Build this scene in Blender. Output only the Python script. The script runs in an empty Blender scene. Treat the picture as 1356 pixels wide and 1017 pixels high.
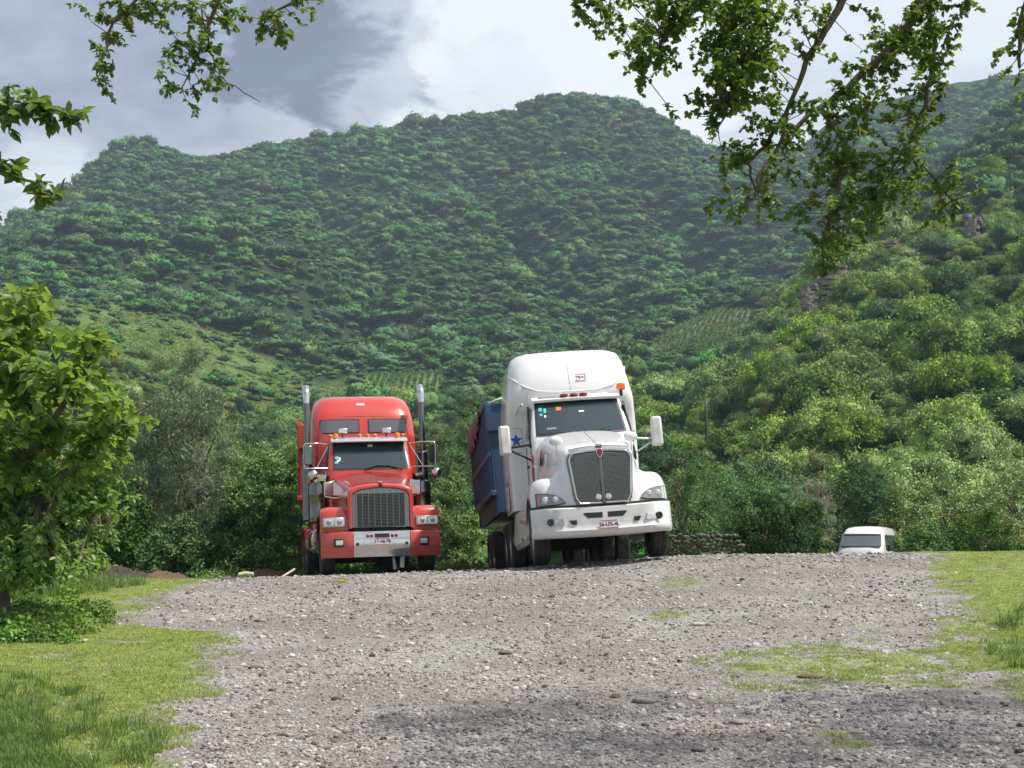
import bpy, bmesh, math, random
import numpy as np
from mathutils import Vector, Matrix, Euler, noise as mnoise
random.seed(7); RNG = np.random.default_rng(7)
S = bpy.context.scene
COL = S.collection
R = math.radians

# ------------------------------------------------------------------ camera, sky, sun, exposure
EYE = 1.55
F_PX = 1970.0; CX = 678.0; CY = 508.5
PITCH = math.atan(196.5 / F_PX)
SP, CP = math.sin(PITCH), math.cos(PITCH)
cam = bpy.data.cameras.new('camera'); cam_o = bpy.data.objects.new('camera', cam); COL.objects.link(cam_o)
cam.sensor_width = 36.0; cam.lens = 36.0 * F_PX / 1356.0
cam.clip_start = 0.1; cam.clip_end = 6000
cam_o.location = (0, 0, EYE); cam_o.rotation_euler = (math.pi / 2 + PITCH, 0, 0)
S.camera = cam_o

SUN_DIR = Vector((0.46, -0.10, 0.86)).normalized()      # towards the sun
SUN_EL = math.asin(SUN_DIR.z); SUN_AZ = math.atan2(SUN_DIR.x, SUN_DIR.y)
w = bpy.data.worlds.new('World'); S.world = w; w.use_nodes = True
def N(nt, t, **kw):
    n = nt.nodes.new(t)
    for k, v in kw.items():
        if k.startswith('i_'):
            n.inputs[k[2:].replace('_', ' ')].default_value = v
        else: setattr(n, k, v)
    return n
def L(nt, a, b): nt.links.new(a, b)
def ramp(nt, stops, interp='LINEAR'):
    n = nt.nodes.new('ShaderNodeValToRGB'); n.color_ramp.interpolation = interp
    e = n.color_ramp.elements
    while len(e) > 1: e.remove(e[-1])
    e[0].position = stops[0][0]; e[0].color = (*stops[0][1], 1)
    for p, c in stops[1:]:
        x = e.new(p); x.color = (*c, 1)
    return n
def math_n(nt, op, a, b=None, c=None, clamp=False):
    n = nt.nodes.new('ShaderNodeMath'); n.operation = op; n.use_clamp = clamp
    for i, v in enumerate((a, b, c)):
        if v is None: continue
        if isinstance(v, (int, float)): n.inputs[i].default_value = v
        else: nt.links.new(v, n.inputs[i])
    return n.outputs[0]
def mixc(nt, f, a, b, bt='MIX'):
    n = nt.nodes.new('ShaderNodeMix'); n.data_type = 'RGBA'; n.blend_type = bt
    for s, v in ((n.inputs[0], f), (n.inputs[6], a), (n.inputs[7], b)):
        if isinstance(v, (int, float)): s.default_value = v
        elif isinstance(v, tuple): s.default_value = (*v, 1) if len(v) == 3 else v
        else: nt.links.new(v, s)
    return n.outputs[2]

nt = w.node_tree; nt.nodes.clear()
out = N(nt, 'ShaderNodeOutputWorld')
sky = N(nt, 'ShaderNodeTexSky', sky_type='NISHITA'); sky.sun_disc = False
sky.sun_elevation = SUN_EL; sky.sun_rotation = SUN_AZ; sky.air_density = 1.0; sky.dust_density = 1.5
bg_sky = N(nt, 'ShaderNodeBackground'); bg_sky.inputs['Strength'].default_value = 0.1
L(nt, sky.outputs[0], bg_sky.inputs['Color'])
tc = N(nt, 'ShaderNodeTexCoord')
sep = N(nt, 'ShaderNodeSeparateXYZ'); L(nt, tc.outputs['Generated'], sep.inputs[0])
# clouds drawn on a flat layer high above: direction divided by its height
zc_ = math_n(nt, 'ADD', math_n(nt, 'ABSOLUTE', sep.outputs[2]), 0.22)
u_ = math_n(nt, 'DIVIDE', sep.outputs[0], zc_); v_ = math_n(nt, 'DIVIDE', sep.outputs[1], zc_)
cmb = N(nt, 'ShaderNodeCombineXYZ'); L(nt, u_, cmb.inputs[0]); L(nt, v_, cmb.inputs[1])
n1 = N(nt, 'ShaderNodeTexNoise', i_Scale=1.15, i_Detail=8.0, i_Roughness=0.52, i_Distortion=0.35)
mp = N(nt, 'ShaderNodeMapping'); mp.inputs['Location'].default_value = (3.1, 7.4, 1.3); L(nt, cmb.outputs[0], mp.inputs[0])
L(nt, mp.outputs[0], n1.inputs['Vector'])
n2 = N(nt, 'ShaderNodeTexNoise', i_Scale=3.6, i_Detail=10.0, i_Roughness=0.6, i_Distortion=0.5)
L(nt, mp.outputs[0], n2.inputs['Vector'])
n3 = N(nt, 'ShaderNodeTexNoise', i_Scale=11.0, i_Detail=8.0, i_Roughness=0.6, i_Distortion=0.3)
L(nt, mp.outputs[0], n3.inputs['Vector'])
def lobe(direction, width):
    d = Vector(direction).normalized()
    vm = N(nt, 'ShaderNodeVectorMath', operation='DOT_PRODUCT'); L(nt, tc.outputs['Generated'], vm.inputs[0]); vm.inputs[1].default_value = d
    # wobble the edge with noise so a cloud bank has a ragged outline
    a = math_n(nt, 'ARCCOSINE', math_n(nt, 'MINIMUM', vm.outputs['Value'], 1.0))
    a = math_n(nt, 'ADD', a, math_n(nt, 'MULTIPLY', math_n(nt, 'SUBTRACT', n2.outputs[0], 0.5), width * 2.2))
    a = math_n(nt, 'ADD', a, math_n(nt, 'MULTIPLY', math_n(nt, 'SUBTRACT', n3.outputs[0], 0.5), width * 0.8))
    a = math_n(nt, 'ADD', a, math_n(nt, 'MULTIPLY', math_n(nt, 'SUBTRACT', n1.outputs[0], 0.5), width * 0.8))
    mr = N(nt, 'ShaderNodeMapRange', interpolation_type='SMOOTHSTEP'); L(nt, a, mr.inputs[0])
    mr.inputs[1].default_value = width; mr.inputs[2].default_value = width * 0.68; mr.inputs[3].default_value = 0; mr.inputs[4].default_value = 1
    return mr.outputs[0]
def pxdir(px, py):
    k = (CY - py) / F_PX
    return Vector(((px - CX) / F_PX, CP - k * SP, SP + k * CP))
# brightness: bright veil ahead, grey blue rain cloud towards -x
grad = N(nt, 'ShaderNodeMapRange', interpolation_type='SMOOTHSTEP'); L(nt, sep.outputs[0], grad.inputs[0])
grad.inputs[1].default_value = -0.24; grad.inputs[2].default_value = 0.06
b = math_n(nt, 'ADD', math_n(nt, 'MULTIPLY', grad.outputs[0], 0.42), 0.31)
b = math_n(nt, 'ADD', b, math_n(nt, 'MULTIPLY', math_n(nt, 'SUBTRACT', n1.outputs[0], 0.5), 1.0))
b = math_n(nt, 'ADD', b, math_n(nt, 'MULTIPLY', math_n(nt, 'SUBTRACT', n2.outputs[0], 0.5), 0.62))
b = math_n(nt, 'ADD', b, math_n(nt, 'MULTIPLY', math_n(nt, 'SUBTRACT', n3.outputs[0], 0.5), 0.28))
dark1 = lobe(pxdir(440, 30), 0.075)
dark2 = lobe(pxdir(645, 132), 0.042)
bright1 = lobe(pxdir(720, 80), 0.13)
bright2 = lobe(pxdir(60, 262), 0.05)
b = math_n(nt, 'ADD', b, math_n(nt, 'MULTIPLY', bright1, 0.44))
b = math_n(nt, 'ADD', b, math_n(nt, 'MULTIPLY', bright2, 0.25))
b = math_n(nt, 'SUBTRACT', b, math_n(nt, 'MULTIPLY', dark1, 0.40))
b = math_n(nt, 'SUBTRACT', b, math_n(nt, 'MULTIPLY', dark2, 0.20))
cr = ramp(nt, [(0.0, (0.165, 0.185, 0.245)), (0.22, (0.285, 0.315, 0.40)), (0.45, (0.50, 0.535, 0.61)), (0.68, (0.74, 0.77, 0.82)), (0.95, (0.90, 0.90, 0.90))])
L(nt, b, cr.inputs[0])
bg_c = N(nt, 'ShaderNodeBackground'); L(nt, cr.outputs[0], bg_c.inputs['Color']); bg_c.inputs['Strength'].default_value = 0.9
mx = N(nt, 'ShaderNodeMixShader'); mx.inputs[0].default_value = 0.9
L(nt, bg_sky.outputs[0], mx.inputs[1]); L(nt, bg_c.outputs[0], mx.inputs[2]); L(nt, mx.outputs[0], out.inputs[0])

sun = bpy.data.lights.new('sun', 'SUN'); sun.energy = 4.7; sun.angle = R(1.2); sun.color = (1.0, 0.95, 0.86)
sun_o = bpy.data.objects.new('sun', sun); COL.objects.link(sun_o)
sun_o.rotation_euler = SUN_DIR.to_track_quat('Z', 'Y').to_euler(); sun_o.location = (0, 0, 500)

S.view_settings.view_transform = 'Standard'; S.view_settings.look = 'None'
S.view_settings.exposure = 0.42; S.view_settings.gamma = 1.0; S.view_settings.use_curve_mapping = False
S.render.engine = 'CYCLES'
S.cycles.use_denoising = True; S.cycles.max_bounces = 6; S.cycles.diffuse_bounces = 3; S.cycles.glossy_bounces = 3
S.cycles.transmission_bounces = 4; S.cycles.transparent_max_bounces = 6; S.cycles.volume_bounces = 0

# ------------------------------------------------------------------ helpers
def tag(o, label=None, cat=None, group=None, kind=None):
    if label: o['label'] = label
    if cat: o['category'] = cat
    if group: o['group'] = group
    if kind: o['kind'] = kind
    return o
def empty(name, loc=(0, 0, 0), rot=(0, 0, 0)):
    o = bpy.data.objects.new(name, None); COL.objects.link(o); o.location = loc; o.rotation_euler = rot
    o.empty_display_size = 0.3
    return o
def link(name, me, parent=None):
    o = bpy.data.objects.new(name, me); COL.objects.link(o)
    if parent: o.parent = parent
    return o
def mesh_np(name, verts, faces, mat=None, smooth=False, tint=None):
    """verts (n,3), faces (m,k) with one k; tint (n,) float -> point attribute."""
    verts = np.asarray(verts, dtype=np.float32); faces = np.asarray(faces, dtype=np.int32)
    me = bpy.data.meshes.new(name)
    me.vertices.add(len(verts)); me.vertices.foreach_set('co', verts.ravel())
    k = faces.shape[1]
    me.loops.add(faces.size); me.loops.foreach_set('vertex_index', faces.ravel())
    me.polygons.add(len(faces)); me.polygons.foreach_set('loop_start', np.arange(0, faces.size, k, dtype=np.int32))
    me.polygons.foreach_set('loop_total', np.full(len(faces), k, dtype=np.int32))
    if smooth: me.polygons.foreach_set('use_smooth', np.ones(len(faces), dtype=bool))
    if tint is not None:
        a = me.attributes.new('tint', 'FLOAT', 'POINT'); a.data.foreach_set('value', np.asarray(tint, dtype=np.float32))
    me.update(calc_edges=True)
    if mat: me.materials.append(mat)
    return me

class MB:
    def __init__(s): s.v = []; s.f = []
    def add(s, vs, fs):
        o = len(s.v); s.v += [tuple(p) for p in vs]; s.f += [tuple(i + o for i in f) for f in fs]; return s
    def box(s, c, d, rot=None, taper=1.0):
        x, y, z = d[0] / 2, d[1] / 2, d[2] / 2
        vs = [Vector((a * x * (taper if q > 0 else 1), b_ * y * (taper if q > 0 else 1), q * z)) for q in (-1, 1) for a, b_ in ((-1, -1), (1, -1), (1, 1), (-1, 1))]
        if rot is not None:
            m = Euler(rot).to_matrix(); vs = [m @ v for v in vs]
        vs = [v + Vector(c) for v in vs]
        return s.add(vs, [(3, 2, 1, 0), (4, 5, 6, 7), (0, 1, 5, 4), (1, 2, 6, 5), (2, 3, 7, 6), (3, 0, 4, 7)])
    def tube(s, pts, r, n=8, caps=True):
        pts = [Vector(p) for p in pts]; rs = r if isinstance(r, (list, tuple)) else [r] * len(pts)
        vs = []; fs = []; prev = None
        for i, p in enumerate(pts):
            d = (pts[min(i + 1, len(pts) - 1)] - pts[max(i - 1, 0)])
            d = d.normalized() if d.length > 1e-9 else Vector((0, 0, 1))
            if prev is None:
                a = d.orthogonal().normalized()
            else:
                a = prev - d * prev.dot(d)
                a = a.normalized() if a.length > 1e-6 else d.orthogonal().normalized()
            prev = a; b_ = d.cross(a)
            for k in range(n):
                t = 2 * math.pi * k / n
                vs.append(p + (a * math.cos(t) + b_ * math.sin(t)) * rs[i])
        for i in range(len(pts) - 1):
            for k in range(n):
                k2 = (k + 1) % n
                fs.append((i * n + k, i * n + k2, (i + 1) * n + k2, (i + 1) * n + k))
        if caps:
            fs.append(tuple(range(n - 1, -1, -1))); fs.append(tuple((len(pts) - 1) * n + k for k in range(n)))
        return s.add(vs, fs)
    def loft(s, rings, cap0=True, cap1=True, closed=True):
        n = len(rings[0]); vs = [p for r in rings for p in r]; fs = []
        for i in range(len(rings) - 1):
            for k in range(n if closed else n - 1):
                k2 = (k + 1) % n
                fs.append((i * n + k, i * n + k2, (i + 1) * n + k2, (i + 1) * n + k))
        if cap0: fs.append(tuple(range(n - 1, -1, -1)))
        if cap1: fs.append(tuple((len(rings) - 1) * n + k for k in range(n)))
        return s.add(vs, fs)
    def lathe(s, prof, c, axis='x', n=28, sgn=1):
        """prof: (radius, along-axis) pairs."""
        rings = []
        for k in range(n):
            t = 2 * math.pi * k / n; ct, st = math.cos(t), math.sin(t)
            ring = []
            for r_, a in prof:
                if axis == 'x': p = (c[0] + a * sgn, c[1] + r_ * ct, c[2] + r_ * st)
                elif axis == 'y': p = (c[0] + r_ * ct, c[1] + a * sgn, c[2] + r_ * st)
                else: p = (c[0] + r_ * ct, c[1] + r_ * st, c[2] + a * sgn)
                ring.append(p)
            rings.append(ring)
        m = len(prof); vs = [p for r_ in rings for p in r_]; fs = []
        for k in range(n):
            k2 = (k + 1) % n
            for i in range(m - 1):
                fs.append((k * m + i, k * m + i + 1, k2 * m + i + 1, k2 * m + i))
        return s.add(vs, fs)
    def ellipsoid(s, c, d, n=14, m=8, rot=None):
        vs = []; fs = []
        M = Euler(rot).to_matrix() if rot is not None else None
        for i in range(m + 1):
            ph = math.pi * i / m
            for k in range(n):
                t = 2 * math.pi * k / n
                p = Vector((d[0] * math.sin(ph) * math.cos(t), d[1] * math.sin(ph) * math.sin(t), d[2] * math.cos(ph)))
                if M: p = M @ p
                vs.append(p + Vector(c))
        for i in range(m):
            for k in range(n):
                k2 = (k + 1) % n
                fs.append((i * n + k, (i + 1) * n + k, (i + 1) * n + k2, i * n + k2))
        return s.add(vs, fs)
    def grid(s, rows, flip=False):
        m = len(rows[0]); vs = [p for r_ in rows for p in r_]; fs = []
        for i in range(len(rows) - 1):
            for k in range(m - 1):
                q = (i * m + k, i * m + k + 1, (i + 1) * m + k + 1, (i + 1) * m + k)
                fs.append(q[::-1] if flip else q)
        return s.add(vs, fs)
    def slab(s, rows, back):
        """a patch of rows with a thickness: 'back' is the offset vector to its rear face."""
        b_ = Vector(back); m = len(rows[0]); n = len(rows)
        f = [Vector(p) for r_ in rows for p in r_]; vs = f + [p + b_ for p in f]; o = n * m; fs = []
        for i in range(n - 1):
            for k in range(m - 1):
                q = (i * m + k, i * m + k + 1, (i + 1) * m + k + 1, (i + 1) * m + k)
                fs.append(q); fs.append(tuple(j + o for j in q[::-1]))
        edge = [k for k in range(m)] + [i * m + m - 1 for i in range(1, n)] + [(n - 1) * m + k for k in range(m - 2, -1, -1)] + [i * m for i in range(n - 2, 0, -1)]
        for a, b2 in zip(edge, edge[1:] + edge[:1]):
            fs.append((b2, a, a + o, b2 + o))
        return s.add(vs, fs)
    def prism(s, poly, c0, ax_u, ax_v, depth):
        """2-D outline (u,v) placed at c0, extruded along vector depth."""
        U, V, D, C = Vector(ax_u), Vector(ax_v), Vector(depth), Vector(c0)
        n = len(poly); a = [C + U * p[0] + V * p[1] for p in poly]; vs = a + [p + D for p in a]
        fs = [tuple(range(n)), tuple(range(2 * n - 1, n - 1, -1))] + [((k + 1) % n, k, k + n, (k + 1) % n + n) for k in range(n)]
        return s.add(vs, fs)
    def build(s, name, mat, parent=None, smooth=40, bevel=0, subsurf=0, fix=True, merge=0):
        me = bpy.data.meshes.new(name); me.from_pydata(s.v, [], s.f)
        if fix or merge:
            bm = bmesh.new(); bm.from_mesh(me)
            if merge: bmesh.ops.remove_doubles(bm, verts=bm.verts, dist=merge)
            bmesh.ops.recalc_face_normals(bm, faces=bm.faces); bm.to_mesh(me); bm.free()
        me.materials.append(mat)
        o = link(name, me, parent)
        if bevel:
            b_ = o.modifiers.new('bevel', 'BEVEL'); b_.width = bevel; b_.segments = 2; b_.limit_method = 'ANGLE'; b_.angle_limit = R(35)
        if subsurf:
            ss = o.modifiers.new('sub', 'SUBSURF'); ss.levels = subsurf; ss.render_levels = subsurf
        if smooth:
            if subsurf or smooth >= 180: me.polygons.foreach_set('use_smooth', np.ones(len(me.polygons), dtype=bool))
            else:
                me.polygons.foreach_set('use_smooth', np.ones(len(me.polygons), dtype=bool))
                try: me.set_sharp_from_angle(angle=R(smooth))
                except Exception: pass
        me.update()
        return o

def at(px, py, Y):
    """world point seen at pixel px,py of the photograph at distance Y ahead."""
    d = pxdir(px, py); return Vector((d.x / d.y * Y, Y, EYE + d.z / d.y * Y))
def proj(x, y, z):
    z = z - EYE; f = y * CP + z * SP; u = -y * SP + z * CP
    return CX + F_PX * x / f, CY - F_PX * u / f

# ------------------------------------------------------------------ materials
def principled(name, col, rough=0.5, metal=0.0, spec=0.5, coat=0.0, bump=None, vary=None, dust=0.0):
    m = bpy.data.materials.new(name); m.use_nodes = True; t = m.node_tree; p = t.nodes['Principled BSDF']
    p.inputs['Base Color'].default_value = (*col, 1); p.inputs['Roughness'].default_value = rough
    p.inputs['Metallic'].default_value = metal; p.inputs['Specular IOR Level'].default_value = spec
    p.inputs['Coat Weight'].default_value = coat; p.inputs['Coat Roughness'].default_value = 0.06
    if vary:       # (scale, dark colour, amount): grime in soft blotches
        tcx = N(t, 'ShaderNodeTexCoord'); n = N(t, 'ShaderNodeTexNoise', i_Scale=vary[0], i_Detail=7.0, i_Roughness=0.65)
        L(t, tcx.outputs['Object'], n.inputs['Vector'])
        r_ = ramp(t, [(0.42, (0, 0, 0)), (0.72, (1, 1, 1))]); L(t, n.outputs[0], r_.inputs[0])
        c = mixc(t, math_n(t, 'MULTIPLY', r_.outputs[0], vary[2]), col, vary[1]); L(t, c, p.inputs['Base Color'])
        rr = math_n(t, 'ADD', math_n(t, 'MULTIPLY', r_.outputs[0], 0.25 * vary[2]), rough, clamp=True); L(t, rr, p.inputs['Roughness'])
    if dust:      # road dust, thickest low down on the vehicle (object coordinates are metres above the road)
        tcx = N(t, 'ShaderNodeTexCoord'); sx = N(t, 'ShaderNodeSeparateXYZ'); L(t, tcx.outputs['Object'], sx.inputs[0])
        n = N(t, 'ShaderNodeTexNoise', i_Scale=3.5, i_Detail=8.0, i_Roughness=0.7); L(t, tcx.outputs['Object'], n.inputs['Vector'])
        hgt = N(t, 'ShaderNodeMapRange'); L(t, sx.outputs[2], hgt.inputs[0]); hgt.inputs[1].default_value = 1.5; hgt.inputs[2].default_value = 0.25
        f = math_n(t, 'MULTIPLY', math_n(t, 'ADD', math_n(t, 'MULTIPLY', hgt.outputs[0], 1.1), 0.05), math_n(t, 'MULTIPLY', math_n(t, 'SUBTRACT', n.outputs[0], 0.28), 1.9), clamp=True)
        f = math_n(t, 'MULTIPLY', f, dust, clamp=True)
        src = p.inputs['Base Color'].links[0].from_socket if p.inputs['Base Color'].links else col
        L(t, mixc(t, f, src, (0.33, 0.285, 0.235)), p.inputs['Base Color'])
        L(t, math_n(t, 'ADD', math_n(t, 'MULTIPLY', f, 0.5), rough, clamp=True), p.inputs['Roughness'])
        L(t, math_n(t, 'MULTIPLY', math_n(t, 'SUBTRACT', 1.0, f), coat, clamp=True), p.inputs['Coat Weight'])
    if bump:
        tcx = N(t, 'ShaderNodeTexCoord'); n = N(t, 'ShaderNodeTexNoise', i_Scale=bump[0], i_Detail=6.0)
        L(t, tcx.outputs['Object'], n.inputs['Vector'])
        bp = N(t, 'ShaderNodeBump', i_Strength=bump[1], i_Distance=bump[2]); L(t, n.outputs[0], bp.inputs['Height']); L(t, bp.outputs[0], p.inputs['Normal'])
    return m
def foliage(name, dark, light, trans_col, trans=0.35, hue_var=0.03, rough=0.55, spec=0.3, tscale=1.0):
    """leaf colour from the clump attribute 'tint' and a per-plant random value; part of the light passes through."""
    m = bpy.data.materials.new(name); m.use_nodes = True; t = m.node_tree
    for n in list(t.nodes): t.nodes.remove(n)
    o = N(t, 'ShaderNodeOutputMaterial'); a = N(t, 'ShaderNodeAttribute', attribute_name='tint'); oi = N(t, 'ShaderNodeObjectInfo')
    c = mixc(t, a.outputs['Fac'], dark, light)
    hs = N(t, 'ShaderNodeHueSaturation')
    L(t, math_n(t, 'ADD', math_n(t, 'MULTIPLY', oi.outputs['Random'], hue_var * 2), 0.5 - hue_var), hs.inputs['Hue'])
    rv = math_n(t, 'FRACT', math_n(t, 'MULTIPLY', oi.outputs['Random'], 7.31))
    L(t, math_n(t, 'ADD', math_n(t, 'MULTIPLY', rv, 0.85), 0.58), hs.inputs['Value'])
    rs = math_n(t, 'FRACT', math_n(t, 'MULTIPLY', oi.outputs['Random'], 13.7))
    L(t, math_n(t, 'ADD', math_n(t, 'MULTIPLY', rs, 0.35), 0.75), hs.inputs['Saturation'])
    L(t, c, hs.inputs['Color'])
    p = N(t, 'ShaderNodeBsdfPrincipled'); L(t, hs.outputs[0], p.inputs['Base Color'])
    p.inputs['Roughness'].default_value = rough; p.inputs['Specular IOR Level'].default_value = spec
    tr = N(t, 'ShaderNodeBsdfTranslucent')
    L(t, mixc(t, 0.5, hs.outputs[0], trans_col), tr.inputs['Color'])
    mxs = N(t, 'ShaderNodeMixShader'); mxs.inputs[0].default_value = trans
    L(t, p.outputs[0], mxs.inputs[1]); L(t, tr.outputs[0], mxs.inputs[2]); L(t, mxs.outputs[0], o.inputs[0])
    return m
M = {}
M['bark'] = principled('bark', (0.085, 0.066, 0.05), 0.9, bump=(14, 0.6, 0.02), vary=(6, (0.16, 0.14, 0.11), 0.7))
M['bark_pale'] = principled('bark_pale', (0.20, 0.17, 0.13), 0.9, bump=(14, 0.6, 0.02))
M['leaf_far'] = foliage('leaf_far', (0.034, 0.098, 0.032), (0.135, 0.262, 0.066), (0.10, 0.17, 0.03), 0.08, 0.02, 0.8, 0.08)
M['leaf_mid'] = foliage('leaf_mid', (0.044, 0.118, 0.026), (0.140, 0.265, 0.052), (0.13, 0.22, 0.035), 0.14, 0.012, 0.7, 0.12)
M['leaf_pale'] = foliage('leaf_pale', (0.118, 0.200, 0.036), (0.315, 0.430, 0.090), (0.20, 0.27, 0.05), 0.16, 0.012, 0.7, 0.12)
M['leaf_dark'] = foliage('leaf_dark', (0.032, 0.084, 0.022), (0.092, 0.185, 0.044), (0.08, 0.14, 0.03), 0.12, 0.010, 0.7, 0.12)
M['leaf_grey'] = foliage('leaf_grey', (0.120, 0.165, 0.085), (0.245, 0.310, 0.165), (0.16, 0.2, 0.1), 0.3, 0.015)
M['leaf_bright'] = foliage('leaf_bright', (0.082, 0.175, 0.030), (0.205, 0.350, 0.060), (0.14, 0.26, 0.03), 0.33, 0.02)
M['leaf_large'] = foliage('leaf_large', (0.062, 0.130, 0.020), (0.165, 0.285, 0.046), (0.42, 0.60, 0.07), 0.5, 0.01, 0.38, 0.45)
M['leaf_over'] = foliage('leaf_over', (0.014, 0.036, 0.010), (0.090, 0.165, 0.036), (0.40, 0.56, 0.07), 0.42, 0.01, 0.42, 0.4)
M['grass'] = foliage('grass', (0.165, 0.225, 0.044), (0.370, 0.425, 0.120), (0.26, 0.34, 0.05), 0.35, 0.015, 0.6, 0.2)
M['grass_long'] = foliage('grass_long', (0.070, 0.135, 0.020), (0.165, 0.255, 0.045), (0.16, 0.28, 0.03), 0.35, 0.012, 0.5, 0.3)
M['dry'] = principled('dry_twigs', (0.26, 0.22, 0.16), 0.9)

# ------------------------------------------------------------------ ground shape
def zcrest(x):
    x = np.asarray(x, dtype=float)
    return 1.09 + 0.022 * np.minimum(x, 3) + 0.005 * np.maximum(x - 3, 0) * (x < 30) + 0.13 * np.tanh((x - 1.2) / 2.6) + 0.02 * np.minimum(x + 6, 0) * -0.9
def sn(x, y, s, seed=0.0):
    """cheap smooth noise, -1..1, for arrays"""
    return (np.sin(x * s + 1.7 * np.sin(y * s * 0.7 + seed) + seed) * np.cos(y * s * 1.13 + 1.3 * np.sin(x * s * 0.9 - seed) + 2 * seed))
def ground(x, y):
    x = np.asarray(x, dtype=float); y = np.asarray(y, dtype=float)
    zc = zcrest(x)
    up = zc * (y - 8) / 18.5
    up = np.log1p(np.exp(np.clip(up * 9, -40, 40))) / 9 - 0.02
    dn = zc - 0.055 * (np.minimum(y, 62) - 26.5)
    z = -np.log(np.exp(-5 * up) + np.exp(-5 * dn)) / 5
    near = np.clip((44 - y) / 10, 0, 1)
    z = z + near * (0.022 * sn(x, y, 1.1, 0.3) + 0.012 * sn(x, y, 2.7, 1.9))
    return z
def gz(x, y): return float(ground(x, y))

# terrain: apparent ground height (photo pixel row) per column and range, turned into heights
T_R = [75, 110, 160, 230, 320, 430, 560, 700, 850, 1000, 1200]
T_TAB = {-300: [765, 700, 600, 500, 410, 382, 372, 345, 318, 300, 335],
    0: [765, 715, 640, 530, 425, 398, 368, 342, 322, 303, 335], 110: [765, 719, 648, 555, 462, 416, 376, 332, 286, 250, 290], 150: [765, 720, 650, 560, 475, 424, 378, 328, 266, 205, 245], 180: [765, 721, 652, 566, 488, 430, 382, 328, 258, 190, 240],
    215: [765, 722, 655, 575, 500, 435, 386, 330, 264, 200, 240], 245: [765, 723, 657, 582, 514, 447, 393, 333, 268, 214, 250],
    300: [765, 725, 665, 600, 545, 480, 415, 345, 275, 206, 245], 450: [765, 730, 680, 630, 578, 534, 445, 356, 266, 170, 220],
    600: [765, 730, 690, 640, 590, 540, 455, 358, 256, 160, 212], 680: [765, 729, 682, 624, 570, 522, 440, 346, 246, 152, 200],
    740: [765, 728, 675, 612, 555, 508, 430, 338, 238, 132, 190],
    850: [765, 720, 655, 592, 540, 490, 425, 338, 238, 135, 190], 930: [765, 715, 640, 570, 512, 446, 408, 346, 262, 192, 240],
    1000: [765, 705, 610, 525, 482, 436, 398, 342, 272, 205, 240], 1050: [765, 692, 580, 485, 425, 434, 394, 342, 274, 208, 210],
    1120: [765, 680, 560, 450, 357, 350, 366, 334, 254, 175, 160], 1200: [765, 672, 548, 428, 318, 292, 335, 304, 225, 155, 132],
    1290: [765, 665, 535, 402, 285, 214, 220, 265, 205, 140, 110], 1356: [765, 660, 525, 392, 265, 166, 145, 205, 175, 132, 103],
    1650: [765, 655, 515, 378, 240, 112, 70, 105, 125, 108, 88]}
t_px = np.array(sorted(T_TAB)); t_tab = np.array([T_TAB[k] for k in t_px], dtype=float)
_lr = np.log(T_R)
U_ = np.linspace(-0.56, 0.56, 321); RR_ = np.exp(np.linspace(math.log(60), math.log(1300), 360))
def smooth1(a, k, axis):
    ker = np.hanning(2 * k + 3)[1:-1]; ker /= ker.sum(); pad = [(0, 0), (0, 0)]; pad[axis] = (k, k)
    b_ = np.pad(a, pad, mode='edge'); return np.apply_along_axis(lambda q: np.convolve(q, ker, 'valid'), axis, b_)
cols_px = CX + F_PX * U_ / 1.012
py1 = np.stack([np.interp(np.log(RR_), _lr, row) for row in t_tab])              # (cols, r)
py2 = np.stack([np.interp(cols_px, t_px, py1[:, j]) for j in range(len(RR_))], 1)  # (u, r)
py2 = smooth1(smooth1(py2, 3, 0), 6, 1)
k_ = (CY - py2) / F_PX; tt = (SP + k_ * CP) / (CP - k_ * SP)
yy_ = RR_[None, :] / np.sqrt(1 + U_[:, None] ** 2); xx_ = yy_ * U_[:, None]
zz_ = EYE + tt * yy_
amp = np.clip((RR_[None, :] - 120) / 400, 0, 1)
zz_ = zz_ + amp * (5.0 * sn(xx_, yy_, 0.021, 0.7) + np.clip((940 - RR_[None, :]) / 150, 0, 1) * np.clip((RR_[None, :] - 510) / 130, 0, 1) * 22.0 * sn(xx_, yy_, 0.0125, 1.7) + 2.6 * sn(xx_, yy_, 0.052, 2.1) + 1.1 * sn(xx_, yy_, 0.13, 4.0))
gul = np.abs(np.sin(xx_ * 0.034 + 1.1 * np.sin(yy_ * 0.008)))                      # gullies running down the mountain
zz_ = zz_ - np.clip((RR_[None, :] - 420) / 300, 0, 1) * np.clip((1000 - RR_[None, :]) / 200, 0, 1) * 26.0 * (1 - gul) ** 2
wgt = np.clip((RR_ - 62) / 22, 0, 1)[None, :]; wgt = wgt * wgt * (3 - 2 * wgt)
zz_ = (ground(xx_, yy_) - 0.35) * (1 - wgt) + zz_ * wgt
def terrain(x, y):
    """bilinear height of the hill mesh (x, y arrays)"""
    x = np.asarray(x, dtype=float); y = np.asarray(y, dtype=float)
    u = np.clip((x / np.maximum(y, 1) - U_[0]) / (U_[1] - U_[0]), 0, len(U_) - 1.001)
    r_ = np.hypot(x, y); q = np.clip((np.log(np.maximum(r_, 60)) - math.log(60)) / (math.log(1300 / 60) / (len(RR_) - 1)), 0, len(RR_) - 1.001)
    i = u.astype(int); j = q.astype(int); a = u - i; b_ = q - j
    return (zz_[i, j] * (1 - a) * (1 - b_) + zz_[i + 1, j] * a * (1 - b_) + zz_[i, j + 1] * (1 - a) * b_ + zz_[i + 1, j + 1] * a * b_)
def height(x, y):
    x = np.asarray(x, dtype=float); y = np.asarray(y, dtype=float)
    return np.where(np.hypot(x, y) < 62, ground(x, y), terrain(x, y))
def hz(x, y): return float(height(x, y))
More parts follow.
